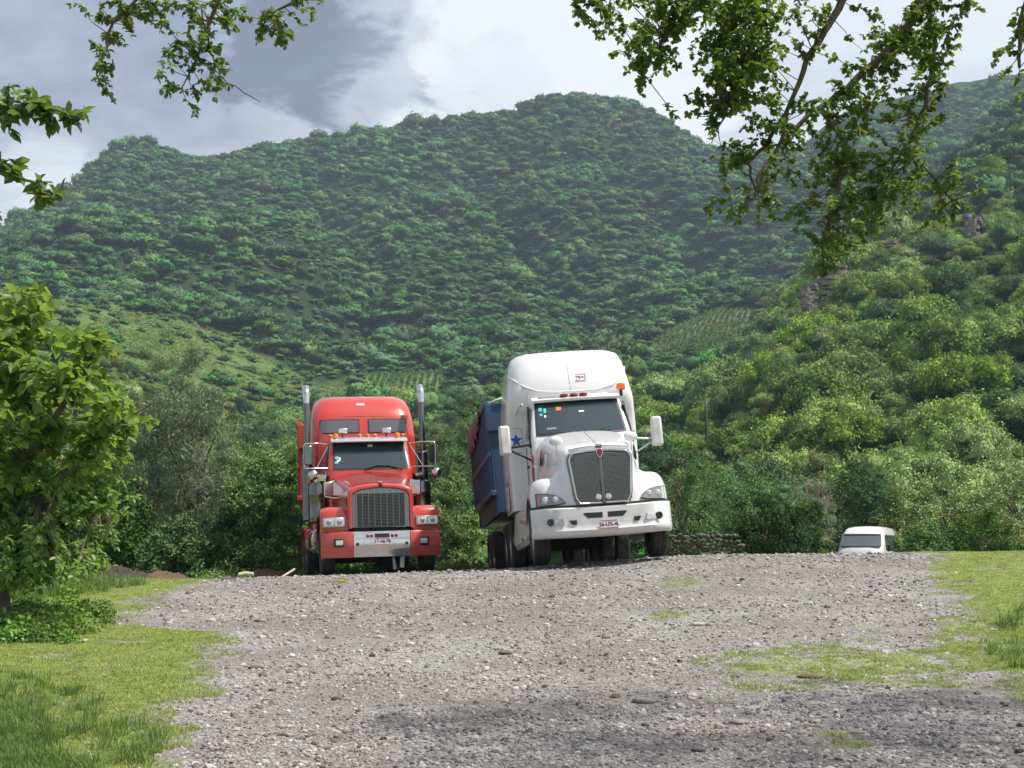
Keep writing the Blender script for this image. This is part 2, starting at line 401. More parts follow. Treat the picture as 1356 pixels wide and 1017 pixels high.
def inpoly(px, py, poly):
    px = np.asarray(px); py = np.asarray(py); ins = np.zeros(px.shape, bool); n = len(poly)
    for i in range(n):
        x1, y1 = poly[i]; x2, y2 = poly[(i + 1) % n]
        c = ((y1 > py) != (y2 > py)) & (px < (x2 - x1) * (py - y1) / (y2 - y1 + 1e-9) + x1)
        ins ^= c
    return ins
MEADOW = [(-300, 360), (0, 372), (75, 376), (150, 402), (215, 420), (262, 424), (300, 440), (345, 468), (420, 505), (500, 498), (592, 494), (585, 522), (500, 536), (440, 545), (360, 580), (300, 640), (-300, 640)]
CORN = [(862, 474), (880, 418), (930, 408), (1022, 410), (1012, 432), (985, 452), (930, 472), (890, 482)]
CORN2 = [(478, 494), (592, 492), (588, 518), (490, 518)]
def zone(x, y, z):
    px, py = proj(x, y, z); r_ = np.hypot(x, y)
    wob = 6 * sn(x, y, 0.08, 1.0)
    mead = inpoly(px + wob, py + wob, MEADOW) & (r_ > 130) & (r_ < 520)
    corn = inpoly(px, py, CORN) & (r_ > 330) & (r_ < 560)
    corn2 = inpoly(px, py, CORN2) & (r_ > 200) & (r_ < 560)
    return mead, corn, corn2

# hill mesh
nu, nr = len(U_), len(RR_)
verts = np.stack([xx_, yy_, zz_], -1).reshape(-1, 3)
ii, jj = np.meshgrid(np.arange(nu - 1), np.arange(nr - 1), indexing='ij'); ix = (ii * nr + jj).ravel()
faces = np.stack([ix, ix + nr, ix + nr + 1, ix + 1], 1)
md, cn, cn2 = zone(xx_.ravel(), yy_.ravel(), zz_.ravel())
_bx, _by = proj(xx_.ravel(), yy_.ravel(), zz_.ravel()); bank = inpoly(_bx, _by, [(1040, 720), (1050, 610), (1085, 605), (1112, 720)]) & (np.hypot(xx_, yy_).ravel() < 150)
zval = np.where(cn | bank, 1.0, np.where(md, 0.5, 0.0)).reshape(nu, nr)
zval = smooth1(smooth1(zval, 1, 0), 1, 1)
def hill_material():
    m = bpy.data.materials.new('hill_ground'); m.use_nodes = True; t = m.node_tree; p = t.nodes['Principled BSDF']
    p.inputs['Roughness'].default_value = 0.95; p.inputs['Specular IOR Level'].default_value = 0.1
    a = N(t, 'ShaderNodeAttribute', attribute_name='tint'); g = N(t, 'ShaderNodeNewGeometry')
    n = N(t, 'ShaderNodeTexNoise', i_Scale=0.12, i_Detail=9.0, i_Roughness=0.65); L(t, g.outputs['Position'], n.inputs['Vector'])
    n2_ = N(t, 'ShaderNodeTexNoise', i_Scale=1.3, i_Detail=6.0, i_Roughness=0.7); L(t, g.outputs['Position'], n2_.inputs['Vector'])
    forest = ramp(t, [(0.35, (0.014, 0.030, 0.010)), (0.65, (0.030, 0.050, 0.016)), (0.8, (0.075, 0.075, 0.04))]); L(t, n.outputs[0], forest.inputs[0])
    mead = ramp(t, [(0.30, (0.065, 0.125, 0.030)), (0.58, (0.125, 0.195, 0.052)), (0.76, (0.205, 0.215, 0.10))]); L(t, n.outputs[0], mead.inputs[0])
    mead2 = mixc(t, math_n(t, 'MULTIPLY', n2_.outputs[0], 0.7), mead.outputs[0], (0.065, 0.105, 0.035))
    soil = ramp(t, [(0.3, (0.125, 0.103, 0.068)), (0.7, (0.205, 0.168, 0.112))]); L(t, n2_.outputs[0], soil.inputs[0])
    f1 = N(t, 'ShaderNodeMapRange'); L(t, a.outputs['Fac'], f1.inputs[0]); f1.inputs[1].default_value = 0.1; f1.inputs[2].default_value = 0.45
    f2 = N(t, 'ShaderNodeMapRange'); L(t, a.outputs['Fac'], f2.inputs[0]); f2.inputs[1].default_value = 0.6; f2.inputs[2].default_value = 0.95
    c = mixc(t, f1.outputs[0], forest.outputs[0], mead2); c = mixc(t, f2.outputs[0], c, soil.outputs[0])
    L(t, c, p.inputs['Base Color'])
    bp = N(t, 'ShaderNodeBump', i_Strength=0.7, i_Distance=0.5); L(t, n2_.outputs[0], bp.inputs['Height']); L(t, bp.outputs[0], p.inputs['Normal'])
    return m
tag(link('hills', mesh_np('hills', verts, faces, hill_material(), True, zval.ravel())), kind='structure')

# ------------------------------------------------------------------ near ground: gravel yard with grass at its sides
GL = [(735, 330), (757, 305), (775, 250), (790, 195), (812, 178), (822, 150), (832, 180), (838, 280), (850, 300), (870, 285), (900, 268), (925, 240), (950, 165), (975, 130), (1017, 118), (1100, 100), (1400, 60)]
GRT = [(715, 1235), (735, 1240), (755, 1236), (775, 1262), (800, 1290), (830, 1300), (850, 1305), (880, 1320), (910, 1345), (950, 1420), (1100, 1600), (1400, 1700)]
def grass_amount(x, y, z):
    px, py = proj(x, y, z)
    l = np.interp(py, [p[0] for p in GL], [p[1] for p in GL]); r_ = np.interp(py, [p[0] for p in GRT], [p[1] for p in GRT])
    wob = 16 * sn(x, y, 2.1, 0.4) + 9 * sn(x, y, 5.3, 1.4)
    wide = np.interp(py, [740, 800, 1000], [60, 85, 110])
    g = np.clip((l + wide * 0.45 - px + wob) / wide, 0, 1)
    g = np.maximum(g, np.clip((px - r_ + wide * 0.5 + wob) / wide, 0, 1))
    def patch(cx, cy, rx, ry, a):
        d = ((px - cx) / rx) ** 2 + ((py - cy) / ry) ** 2
        return a * np.clip(1.3 - d + 0.5 * sn(x, y, 3.3, 2.2), 0, 1)
    pt = patch(1120, 885, 170, 34, 0.55)
    for q in ((1280, 850, 60, 40, 0.6), (905, 776, 42, 9, 0.5), (885, 815, 24, 9, 0.5), (1180, 835, 60, 8, 0.35), (1100, 985, 45, 18, 0.5), (1230, 895, 60, 30, 0.4), (200, 985, 60, 45, 0.55), (165, 1000, 40, 40, 0.7), (455, 770, 8, 5, 0.6)):
        pt = np.maximum(pt, patch(*q))
    g = np.maximum(g, pt)
    g = g * (1 - 0.6 * np.clip(0.8 * sn(x, y, 1.7, 0.6) + 0.6 * sn(x, y, 4.3, 1.1) - 0.25, 0, 1))
    far = (y > 27.5)
    gf = np.clip((-5.5 - x + 0.8 * sn(x, y, 0.6, 0.2)) / 1.5, 0, 1)
    gf = np.maximum(gf, np.clip((x - 7.5 + 0.7 * sn(x, y, 0.7, 1.2)) / 1.5, 0, 1) * np.clip((36 - y) / 4, 0, 1))
    gf = np.maximum(gf, np.clip((y - 38) / 6, 0, 1) * (x < 8))
    return np.where(far, gf, g)
gx = np.concatenate([np.arange(-34, -8, 0.6), np.arange(-8, 9, 0.085), np.arange(9, 40.1, 0.6)])
gy = np.concatenate([np.arange(-10, 8, 0.8), np.arange(8, 30, 0.11), np.arange(30, 72.1, 0.6)])
X, Y = np.meshgrid(gx, gy, indexing='ij'); Z = ground(X, Y)
G = grass_amount(X, Y, Z)
Z = Z + np.clip(G, 0, 1) * 0.02 * (Y < 30)
verts = np.stack([X, Y, Z], -1).reshape(-1, 3); n_, m_ = X.shape
ii, jj = np.meshgrid(np.arange(n_ - 1), np.arange(m_ - 1), indexing='ij'); ix = (ii * m_ + jj).ravel()
faces = np.stack([ix, ix + m_, ix + m_ + 1, ix + 1], 1)
def gravel_material():
    m = bpy.data.materials.new('gravel_ground'); m.use_nodes = True; t = m.node_tree; p = t.nodes['Principled BSDF']
    p.inputs['Roughness'].default_value = 0.92; p.inputs['Specular IOR Level'].default_value = 0.2
    a = N(t, 'ShaderNodeAttribute', attribute_name='tint'); g = N(t, 'ShaderNodeNewGeometry')
    v1 = N(t, 'ShaderNodeTexVoronoi', i_Scale=26.0); L(t, g.outputs['Position'], v1.inputs['Vector'])
    v2 = N(t, 'ShaderNodeTexVoronoi', i_Scale=58.0); L(t, g.outputs['Position'], v2.inputs['Vector'])
    nz = N(t, 'ShaderNodeTexNoise', i_Scale=0.55, i_Detail=7.0, i_Roughness=0.6); L(t, g.outputs['Position'], nz.inputs['Vector'])
    nf = N(t, 'ShaderNodeTexNoise', i_Scale=9.0, i_Detail=8.0, i_Roughness=0.7); L(t, g.outputs['Position'], nf.inputs['Vector'])
    def pebble(v):
        s = N(t, 'ShaderNodeSeparateColor'); L(t, v.outputs['Color'], s.inputs[0])
        r_ = ramp(t, [(0.0, (0.11, 0.105, 0.102)), (0.35, (0.21, 0.200, 0.195)), (0.6, (0.30, 0.278, 0.270)), (0.8, (0.36, 0.345, 0.335)), (1.0, (0.48, 0.47, 0.45))]); L(t, s.outputs[0], r_.inputs[0])
        return r_.outputs[0]
    c = mixc(t, 0.5, pebble(v1), pebble(v2))
    dirt = ramp(t, [(0.35, (0.125, 0.108, 0.097)), (0.65, (0.235, 0.210, 0.195))]); L(t, nf.outputs[0], dirt.inputs[0])
    dm = ramp(t, [(0.40, (0, 0, 0)), (0.58, (1, 1, 1))]); L(t, nz.outputs[0], dm.inputs[0])
    c = mixc(t, math_n(t, 'MULTIPLY', dm.outputs[0], 0.8), c, dirt.outputs[0])
    turf = ramp(t, [(0.3, (0.13, 0.165, 0.038)), (0.6, (0.215, 0.265, 0.06)), (0.8, (0.29, 0.29, 0.11))]); L(t, nf.outputs[0], turf.inputs[0])
    f = math_n(t, 'ADD', a.outputs['Fac'], math_n(t, 'MULTIPLY', math_n(t, 'SUBTRACT', nf.outputs[0], 0.5), 1.1))
    mr = N(t, 'ShaderNodeMapRange', interpolation_type='SMOOTHSTEP'); L(t, f, mr.inputs[0]); mr.inputs[1].default_value = 0.35; mr.inputs[2].default_value = 0.7
    L(t, mixc(t, mr.outputs[0], c, turf.outputs[0]), p.inputs['Base Color'])
    hgt = math_n(t, 'ADD', math_n(t, 'MULTIPLY', v1.outputs['Distance'], -0.9), math_n(t, 'MULTIPLY', nf.outputs[0], 0.6))
    bp = N(t, 'ShaderNodeBump', i_Strength=0.9, i_Distance=0.03); L(t, hgt, bp.inputs['Height']); L(t, bp.outputs[0], p.inputs['Normal'])
    return m
tag(link('ground', mesh_np('ground', verts, faces, gravel_material(), True, G.ravel())), kind='structure')

# ------------------------------------------------------------------ scattering by geometry nodes (only for what nobody could count)
def scatter(name, mat, pts, rots, scls, idxs, sources, label=None):
    me = bpy.data.meshes.new(name); pts = np.asarray(pts, dtype=np.float32); n = len(pts)
    me.vertices.add(n); me.vertices.foreach_set('co', pts.ravel())
    a = me.attributes.new('rot', 'FLOAT_VECTOR', 'POINT'); a.data.foreach_set('vector', np.asarray(rots, dtype=np.float32).ravel())
    a = me.attributes.new('scl', 'FLOAT_VECTOR', 'POINT'); a.data.foreach_set('vector', np.asarray(scls, dtype=np.float32).ravel())
    a = me.attributes.new('idx', 'INT', 'POINT'); a.data.foreach_set('value', np.asarray(idxs, dtype=np.int32))
    me.materials.append(mat)
    o = link(name, me)
    c = bpy.data.collections.new(name + '_sources')
    for k, sm in enumerate(sources):
        so = bpy.data.objects.new('%s_source_%02d' % (name, k), sm); c.objects.link(so)
    t = bpy.data.node_groups.new(name + '_scatter', 'GeometryNodeTree')
    t.interface.new_socket('Geometry', in_out='INPUT', socket_type='NodeSocketGeometry')
    t.interface.new_socket('Geometry', in_out='OUTPUT', socket_type='NodeSocketGeometry')
    gi = t.nodes.new('NodeGroupInput'); go = t.nodes.new('NodeGroupOutput')
    ci = t.nodes.new('GeometryNodeCollectionInfo'); ci.inputs['Collection'].default_value = c
    ci.inputs['Separate Children'].default_value = True; ci.inputs['Reset Children'].default_value = True
    iop = t.nodes.new('GeometryNodeInstanceOnPoints'); iop.inputs['Pick Instance'].default_value = True
    def attr(nm, dt):
        q = t.nodes.new('GeometryNodeInputNamedAttribute'); q.data_type = dt; q.inputs['Name'].default_value = nm; return q.outputs['Attribute']
    L(t, gi.outputs[0], iop.inputs['Points']); L(t, ci.outputs[0], iop.inputs['Instance'])
    L(t, attr('idx', 'INT'), iop.inputs['Instance Index'])
    e2r = t.nodes.new('FunctionNodeEulerToRotation'); L(t, attr('rot', 'FLOAT_VECTOR'), e2r.inputs[0]); L(t, e2r.outputs[0], iop.inputs['Rotation'])
    L(t, attr('scl', 'FLOAT_VECTOR'), iop.inputs['Scale']); L(t, iop.outputs[0], go.inputs[0])
    md_ = o.modifiers.new('scatter', 'NODES'); md_.node_group = t
    tag(o, label=label, kind='stuff')
    return o

# ------------------------------------------------------------------ plant meshes
def unit(v): return v / np.maximum(np.linalg.norm(v, axis=1, keepdims=True), 1e-9)
def leaf_quads(pos, axis, normal, ln, wd, fold=0.25):
    """one small bent leaf (4 points, diamond) per row: pos is its stalk end"""
    axis = unit(axis); side = unit(np.cross(axis, normal)); nrm = np.cross(side, axis)
    ln = np.asarray(ln).reshape(-1, 1); wd = np.asarray(wd).reshape(-1, 1)
    a = pos; b_ = pos + axis * ln * 0.45 + side * wd * 0.5 + nrm * wd * fold; c = pos + axis * ln; d = pos + axis * ln * 0.45 - side * wd * 0.5 + nrm * wd * fold
    v = np.stack([a, b_, c, d], 1).reshape(-1, 3); k = np.arange(len(pos)) * 4
    return v, np.stack([k, k + 1, k + 2, k + 3], 1)
def leaf_full(pos, axis, normal, ln, wd, fold=0.22, curl=0.12):
    """an oval leaf of eight points: midrib of four, two edge points each side"""
    axis = unit(axis); side = unit(np.cross(axis, normal)); nrm = np.cross(side, axis)
    ln = np.asarray(ln).reshape(-1, 1); wd = np.asarray(wd).reshape(-1, 1)
    def P_(t, s_, up): return pos + axis * ln * t + side * wd * s_ + nrm * (wd * up - ln * curl * t * t)
    v = np.stack([P_(0.04, 0, 0), P_(0.22, 0.42, fold), P_(0.70, 0.43, fold), P_(1.0, 0, 0), P_(0.70, -0.43, fold), P_(0.22, -0.42, fold), P_(0.26, 0, 0), P_(0.72, 0, 0)], 1).reshape(-1, 3)
    k = (np.arange(len(pos)) * 8)[:, None]
    f = np.concatenate([k + np.array([[0, 1, 6, 6]]), k + np.array([[1, 2, 7, 6]]), k + np.array([[2, 3, 7, 7]]), k + np.array([[0, 6, 5, 5]]), k + np.array([[6, 7, 4, 5]]), k + np.array([[7, 3, 4, 4]])])
    # triangles only, so every face is valid
    tri = [(0, 1, 6), (1, 2, 7), (1, 7, 6), (2, 3, 7), (0, 6, 5), (6, 7, 4), (6, 4, 5), (7, 3, 4)]
    f = np.concatenate([k + np.array([q]) for q in tri])
    return v, f
_bm = bmesh.new(); bmesh.ops.create_icosphere(_bm, subdivisions=2, radius=1.0)
_bm.verts.ensure_lookup_table(); ICO_V = np.array([v.co[:] for v in _bm.verts]); ICO_F = np.array([[v.index for v in f.verts] for f in _bm.faces]); _bm.free()
def crown(name, seed, mat, rad, clumps, leaves, size, shape='dome', up=0.55, z0=0.0, droop=0.0, clump_r=0.32, jit=0.4, flat=0.5, core=0.86, narrow=0.75, shell=0.80):
    """foliage of one tree: leaf-sized faces set round lumpy boughs that fill the crown's volume; rad and clump_r in the tree's own units"""
    g = np.random.default_rng(seed); rx, ry, rz = rad; cs = []
    tries = 0
    while len(cs) < clumps:
        p = g.uniform(-1, 1, 3); tries += 1
        d = np.linalg.norm(p)
        if d > 1: continue
        if shape == 'umbrella':
            if p[2] < 0.0 or d < 0.45: continue
            p[2] = 0.25 + p[2] * 0.55
        elif shape == 'dome':
            if p[2] < -0.35 or d < 0.45: continue
        elif shape == 'bush':
            p[2] = abs(p[2]) if g.random() < 0.85 else p[2] * 0.2
            if d < 0.45 and g.random() < 0.8: continue
        if tries < 4000 and any(np.linalg.norm((p - q) * (1, 1, 1.4)) < 0.85 / clumps ** 0.4 for q in cs): continue
        cs.append(p)
    cs = np.array(cs); per = leaves // clumps; V = []; F = []; T = []; off = 0
    for q in cs:
        cr_ = clump_r * g.uniform(0.65, 1.3); t0 = np.clip(g.normal(0.5, 0.24), 0, 1); ctr = q * np.array([rx, ry, rz]) + np.array([0, 0, z0])
        def squash(a): a = a.copy(); a[:, 2] = np.where(a[:, 2] > 0, a[:, 2] * flat * 1.3, a[:, 2] * flat * 0.6); return a
        ph = g.uniform(0, 6.28, 6)
        def lump(n_): return 1 + 0.16 * np.sin(n_[:, 0] * 4.1 + ph[0]) * np.sin(n_[:, 1] * 4.7 + ph[1]) + 0.13 * np.sin(n_[:, 2] * 5.3 + ph[2] + n_[:, 0] * 3)
        n_ = unit(g.normal(0, 1, (per, 3)) + np.array([0, 0, 0.5])); rr = cr_ * lump(n_)[:, None] * (shell + (1.08 - shell) * g.random((per, 1)) ** 1.2)
        pos = ctr + squash(n_ * rr)
        nrm = unit(n_ + np.array([0, 0, up]) + g.normal(0, jit, (per, 3)))
        ax = g.normal(0, 1, (per, 3)); ax[:, 2] -= droop * 2.2
        s_ = size * g.uniform(0.6, 1.4, per)
        v, f = leaf_quads(pos, ax, nrm, s_ * (1.0 + droop), s_ * narrow)
        V.append(v); F.append(np.concatenate([f[:, [0, 1, 2]], f[:, [0, 2, 3]]]) + off); off += len(v)
        T.append(np.repeat(np.clip(t0 + g.normal(0, 0.15, per), 0, 1), 4))
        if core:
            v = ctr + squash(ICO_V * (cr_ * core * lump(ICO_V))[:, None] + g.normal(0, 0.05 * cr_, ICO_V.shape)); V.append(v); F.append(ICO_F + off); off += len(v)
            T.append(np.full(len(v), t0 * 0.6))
    return mesh_np(name, np.concatenate(V), np.concatenate(F), mat, False, np.concatenate(T))
def trunk_mesh(name, seed, h, r0, spread, mat, limbs=5, lean=0.1):
    g = random.Random(seed); b_ = MB()
    top = Vector((g.uniform(-lean, lean) * h, g.uniform(-lean, lean) * h, h * 0.55))
    mid = top * 0.5 + Vector((g.uniform(-.05, .05) * h, g.uniform(-.05, .05) * h, 0))
    b_.tube([(0, 0, -0.4), mid, top], [r0 * 1.2, r0 * 0.85, r0 * 0.65], 6, False)
    for k in range(limbs):
        a = 2 * math.pi * (k + g.uniform(-.3, .3)) / limbs
        e = Vector((math.cos(a) * spread * g.uniform(.5, .9), math.sin(a) * spread * g.uniform(.5, .9), h * g.uniform(.75, .95)))
        s_ = mid.lerp(top, g.uniform(0.3, 1.0)); m_2 = s_.lerp(e, 0.5) + Vector((0, 0, h * 0.05))
        b_.tube([s_, m_2, e], [r0 * 0.5, r0 * 0.3, r0 * 0.1], 5, False)
    me = bpy.data.meshes.new(name); me.from_pydata(b_.v, [], b_.f); me.materials.append(mat)
    me.polygons.foreach_set('use_smooth', np.ones(len(me.polygons), dtype=bool)); me.update(); return me

# ------------------------------------------------------------------ forest
# unit crowns: radius 1 across, base of the crown at z about 0.5, top at about 1.15 times the radius
far_src = [crown('far_crown_mesh', 100 + k, M['leaf_far'], (0.72, 0.72, 0.40 + 0.1 * (k % 3)), 6 + k % 4, 420, 0.15, 'umbrella' if k < 6 else 'dome', 0.5, 0.35, clump_r=0.46, jit=0.22, flat=0.5) for k in range(8)]
far_src += [crown('far_crown_mesh', 140 + k, M['leaf_far'], (0.62, 0.62, 0.5 + 0.12 * k), n_, 420, 0.15, 'dome' if k % 2 else 'umbrella', 0.45, 0.4, clump_r=r_c, jit=0.3, flat=0.55 + .1 * k) for k, (n_, r_c) in enumerate(((3, .6), (5, .5), (13, .34), (16, .32)))]
HERO = {}
def hero(kind, k, mat, shape, n=8600, size=0.058, rz=0.55, z0=0.5, clumps=18, cr_=0.34, flat=0.6):
    HERO.setdefault(kind, []).append((crown(kind + '_crown_mesh', 200 + 17 * k + len(kind), M[mat], (0.76, 0.76, rz), clumps, n, size, shape, 0.35, z0, 0.0, cr_, 0.45, flat, 0.72, 0.75, 0.68),
                                      trunk_mesh(kind + '_trunk_mesh', 300 + k + len(kind), z0 + rz * 0.9, 0.05, 0.7, M['bark_pale' if kind == 'pale' else 'bark'])))
for k in range(3):
    hero('pale', k, 'leaf_pale', 'umbrella' if k == 2 else 'dome', clumps=22, cr_=0.30)
    hero('green', k, 'leaf_mid', 'umbrella' if k == 1 else 'dome', z0=0.42)
    hero('dark', k, 'leaf_dark', 'dome', z0=0.42, rz=0.62)
def tree(name, label, group, src, loc, rad, hgt, rz, cat='tree'):
    cm, tm = src
    o = empty(name, loc, (0, 0, rz)); o.scale = (rad, rad, hgt); tag(o, label, cat, group)
    link('trunk', tm, o); link('crown', cm, o)
    return o

# candidate spots: random, none closer than the local spacing
cand = []; cells = {}; rg = random.Random(21)
def spacing(r): return 4.3 + min(r / 600, 1.0) * 1.9
shells = np.exp(np.linspace(math.log(66), math.log(1110), 60))
for a0, a1 in zip(shells[:-1], shells[1:]):
    area = 0.5 * (a1 * a1 - a0 * a0) * 0.927; sp = spacing(a0)
    for _ in range(int(area / (sp * sp) * 4.0)):
        az = rg.uniform(-0.4636, 0.4636); rr = math.sqrt(rg.uniform(a0 * a0, a1 * a1)); x, y = math.sin(az) * rr, math.cos(az) * rr
        d = sp * rg.uniform(0.55, 1.0); cx0, cy0 = int(x // 7), int(y // 7); ok = True
        for q in range(cx0 - 1, cx0 + 2):
            for w_ in range(cy0 - 1, cy0 + 2):
                for (u, v) in cells.get((q, w_), ()):
                    if (u - x) ** 2 + (v - y) ** 2 < d * d: ok = False; break
                if not ok: break
            if not ok: break
        if ok: cells.setdefault((cx0, cy0), []).append((x, y)); cand.append((x, y))
cand = np.array(cand)
cx_, cy_ = cand[:, 0], cand[:, 1]
cz_ = height(cx_, cy_); cr_r = np.hypot(cx_, cy_); cpx, cpy = proj(cx_, cy_, cz_)
md, cn, cn2 = zone(cx_, cy_, cz_)
shrubby = (sn(cx_, cy_, 0.055, 3.0) + 0.7 * sn(cx_, cy_, 0.17, 1.0))
keep = np.where(md, (shrubby > 0.3) & (RNG.random(len(cx_)) < 0.75) | (RNG.random(len(cx_)) < np.interp(cpy, [400, 430, 500, 560], [0.10, 0.16, 0.4, 0.7])), True) & ~cn & ~cn2
# cliffs on the summit, and rock ledges on the near slope, stay thinly wooded
cliff = inpoly(cpx, cpy, [(720, 168), (870, 164), (876, 196), (800, 204), (715, 202)]) & (cr_r > 850)
ledge = inpoly(cpx, cpy, [(1075, 420), (1100, 345), (1180, 320), (1230, 270), (1310, 285), (1315, 335), (1240, 350), (1190, 365), (1130, 400)]) & (cr_r > 235) & (cr_r < 420)
keep &= ~(cliff & (RNG.random(len(cx_)) < 0.45)) & ~(ledge & (RNG.random(len(cx_)) < 0.55))
gap = inpoly(cpx, cpy, [(1040, 700), (1050, 610), (1085, 610), (1105, 700)]) & (cr_r < 140)     # bare eroded bank behind the van
keep &= ~gap
keep &= ~((cr_r < 82) & (np.abs(cx_ - 14) < 5))                                                 # the van's lane
keep &= RNG.random(len(cx_)) < 0.95
sel = np.where(keep)[0]
size = np.where(md, RNG.uniform(0.9, 2.9, len(cx_)), (1.7 + 3.6 * RNG.random(len(cx_)) ** 1.6) * np.interp(cr_r, [70, 250, 500, 1000], [0.95, 1.0, 1.25, 1.35]))
size = size * (1 + 0.28 * sn(cx_, cy_, 0.06, 2.2) + 0.15 * sn(cx_, cy_, 0.19, 0.2))
size = np.where(cr_r < 120, np.minimum(size, 2.2 + 0.01 * cr_r), size)
hmul = RNG.uniform(0.75, 1.4, len(cx_)) * np.interp(cr_r, [250, 450], [1.0, 0.86])
# in view: nothing nearer in the same column stands taller in the picture
vis = np.zeros(len(cx_), bool); colmin = {}
for k in sel[np.argsort(cr_r[sel])]:
    top = proj(cx_[k], cy_[k], cz_[k] + size[k] * hmul[k] * 1.2)[1]; c = int(cpx[k] // 12)
    if -20 < cpx[k] < 1376 and top < colmin.get(c, 1e9) - 1.5 and top > -20:
        vis[k] = True
    for cc in (c - 1, c, c + 1): colmin[cc] = min(colmin.get(cc, 1e9), top + (0 if cc == c else 4))
order = sel[np.argsort(-(size[sel] / cr_r[sel]) * vis[sel])]
indiv = [k for k in order if vis[k]][:255]
iset = set(int(k) for k in indiv)
LOOK = {'pale': 'pale yellow-green bushy tree', 'green': 'mid green round-headed tree', 'dark': 'dark green dense tree'}
def where(k):
    px, py, r = cpx[k], cpy[k], cr_r[k]
    if md[k]: return 'standing alone on the open grassy hillside'
    if px < 420: return 'in the wood behind the red truck, below the grassy hillside'
    if px < 660: return 'in the wood seen between the two trucks'
    if px < 860: return 'in the wood rising behind the white truck'
    if px < 1060: return 'in the wood between the white truck and the van' if r < 150 else 'in the wood below the sloping crop field'
    if py < 400: return 'on the upper slope around the rock ledges'
    return 'in the wood above the van' if px < 1180 else ('low on the slope behind the flowering bushes' if r < 120 else 'halfway up the sunlit slope under the rock stack')
for k in indiv:
    x, y = cx_[k], cy_[k]
    bias = sn(np.array(x), np.array(y), 0.03, 0.5) + 1.15 * (x > 18) - 0.3 * (cr_r[k] < 100) + 0.1
    q = bias + random.uniform(-0.7, 0.7)
    kind = 'pale' if q > 0.45 else ('green' if q > -0.35 else 'dark')
    src = random.choice(HERO[kind]); 
    tree('hillside_tree', LOOK[kind] + ' ' + where(k), 'trees of the near hillside wood', src, (x, y, cz_[k] - 0.1), size[k], size[k] * hmul[k], random.uniform(0, 6.28))
rest = np.array([k for k in sel if int(k) not in iset])
near_rest = rest[cr_r[rest] < 330]; far_rest = rest[cr_r[rest] >= 330]
def forest(name, idx, sources, mat, weights=None):
    n = len(idx); s_ = size[idx]
    rot = np.zeros((n, 3)); rot[:, 2] = RNG.uniform(0, 6.28, n); rot[:, :2] = RNG.normal(0, 0.08, (n, 2))
    P_ = np.stack([cx_[idx], cy_[idx], cz_[idx] - 0.15], 1)
    scatter(name, mat, P_, rot, np.stack([s_, s_, s_ * hmul[idx]], 1), RNG.choice(len(sources), n, p=weights), sources)
mid_src = [h_[0] for h_ in HERO['pale'] + HERO['pale'] + HERO['pale'] + HERO['green'] + HERO['dark']]
forest('hillside_forest', near_rest, mid_src, M['leaf_mid'])
forest('mountain_forest', far_rest, far_src, M['leaf_far'])
print('trees: individual', len(indiv), 'near', len(near_rest), 'far', len(far_rest))

# low scrub that fills the gaps between the crowns
n = 42000; az = RNG.uniform(-0.4636, 0.4636, n); rr = np.sqrt(RNG.uniform(70 ** 2, 1090 ** 2, n)); x = np.sin(az) * rr; y = np.cos(az) * rr; z = height(x, y)
a_, b2_, c2_ = zone(x, y, z); sp_, sq_ = proj(x, y, z)
ok = ~(a_ & (RNG.random(n) < .8)) & ~b2_ & ~c2_ & ~((rr < 90) & (np.abs(x - 14) < 6)) & ~(inpoly(sp_, sq_, [(1040, 720), (1050, 610), (1085, 605), (1112, 720)]) & (rr < 150)); x, y, z = x[ok], y[ok], z[ok]; n = len(x)
rot = np.zeros((n, 3)); rot[:, 2] = RNG.uniform(0, 6.28, n); s_ = RNG.uniform(0.7, 1.9, n)
scatter('hillside_scrub', M['leaf_far'], np.stack([x, y, z - s_ * .3], 1), rot, np.stack([s_ * 1.2, s_ * 1.2, s_ * RNG.uniform(.7, 1.2, n)], 1), RNG.integers(0, len(far_src), n), far_src)

# crop rows on the two small fields
row_src = [crown('crop_tuft_mesh', 500 + k, M['leaf_mid'], (.6, .6, .8), 5, 60, 0.5, 'bush', 0.6, 0.1, clump_r=0.45, core=0) for k in range(3)]
P_ = []
for u in np.arange(0.075, 0.20, 0.0042):
    for rr in np.arange(340, 560, 0.7):
        y = rr / math.sqrt(1 + u * u); P_.append((u * y + (rr - 440) * 0.12, y))
for u in np.arange(-0.12, -0.03, 0.0045):
    for rr in np.arange(250, 560, 0.8):
        y = rr / math.sqrt(1 + u * u); P_.append((u * y + (rr - 440) * 0.1, y))
P_ = np.array(P_); z = height(P_[:, 0], P_[:, 1]); a_, b2_, c2_ = zone(P_[:, 0], P_[:, 1], z)
ok = (b2_ | c2_) & (RNG.random(len(P_)) < 0.86); P_ = P_[ok]; z = z[ok]; n = len(P_)
P3 = np.stack([P_[:, 0] + RNG.normal(0, .1, n), P_[:, 1], z - 0.05], 1); rot = np.zeros((n, 3)); rot[:, 2] = RNG.uniform(0, 6.28, n)
s_ = RNG.uniform(0.5, 0.95, (n, 1))
scatter('crop_rows', M['leaf_mid'], P3, rot, np.repeat(s_, 3, 1), RNG.integers(0, 3, n), row_src)
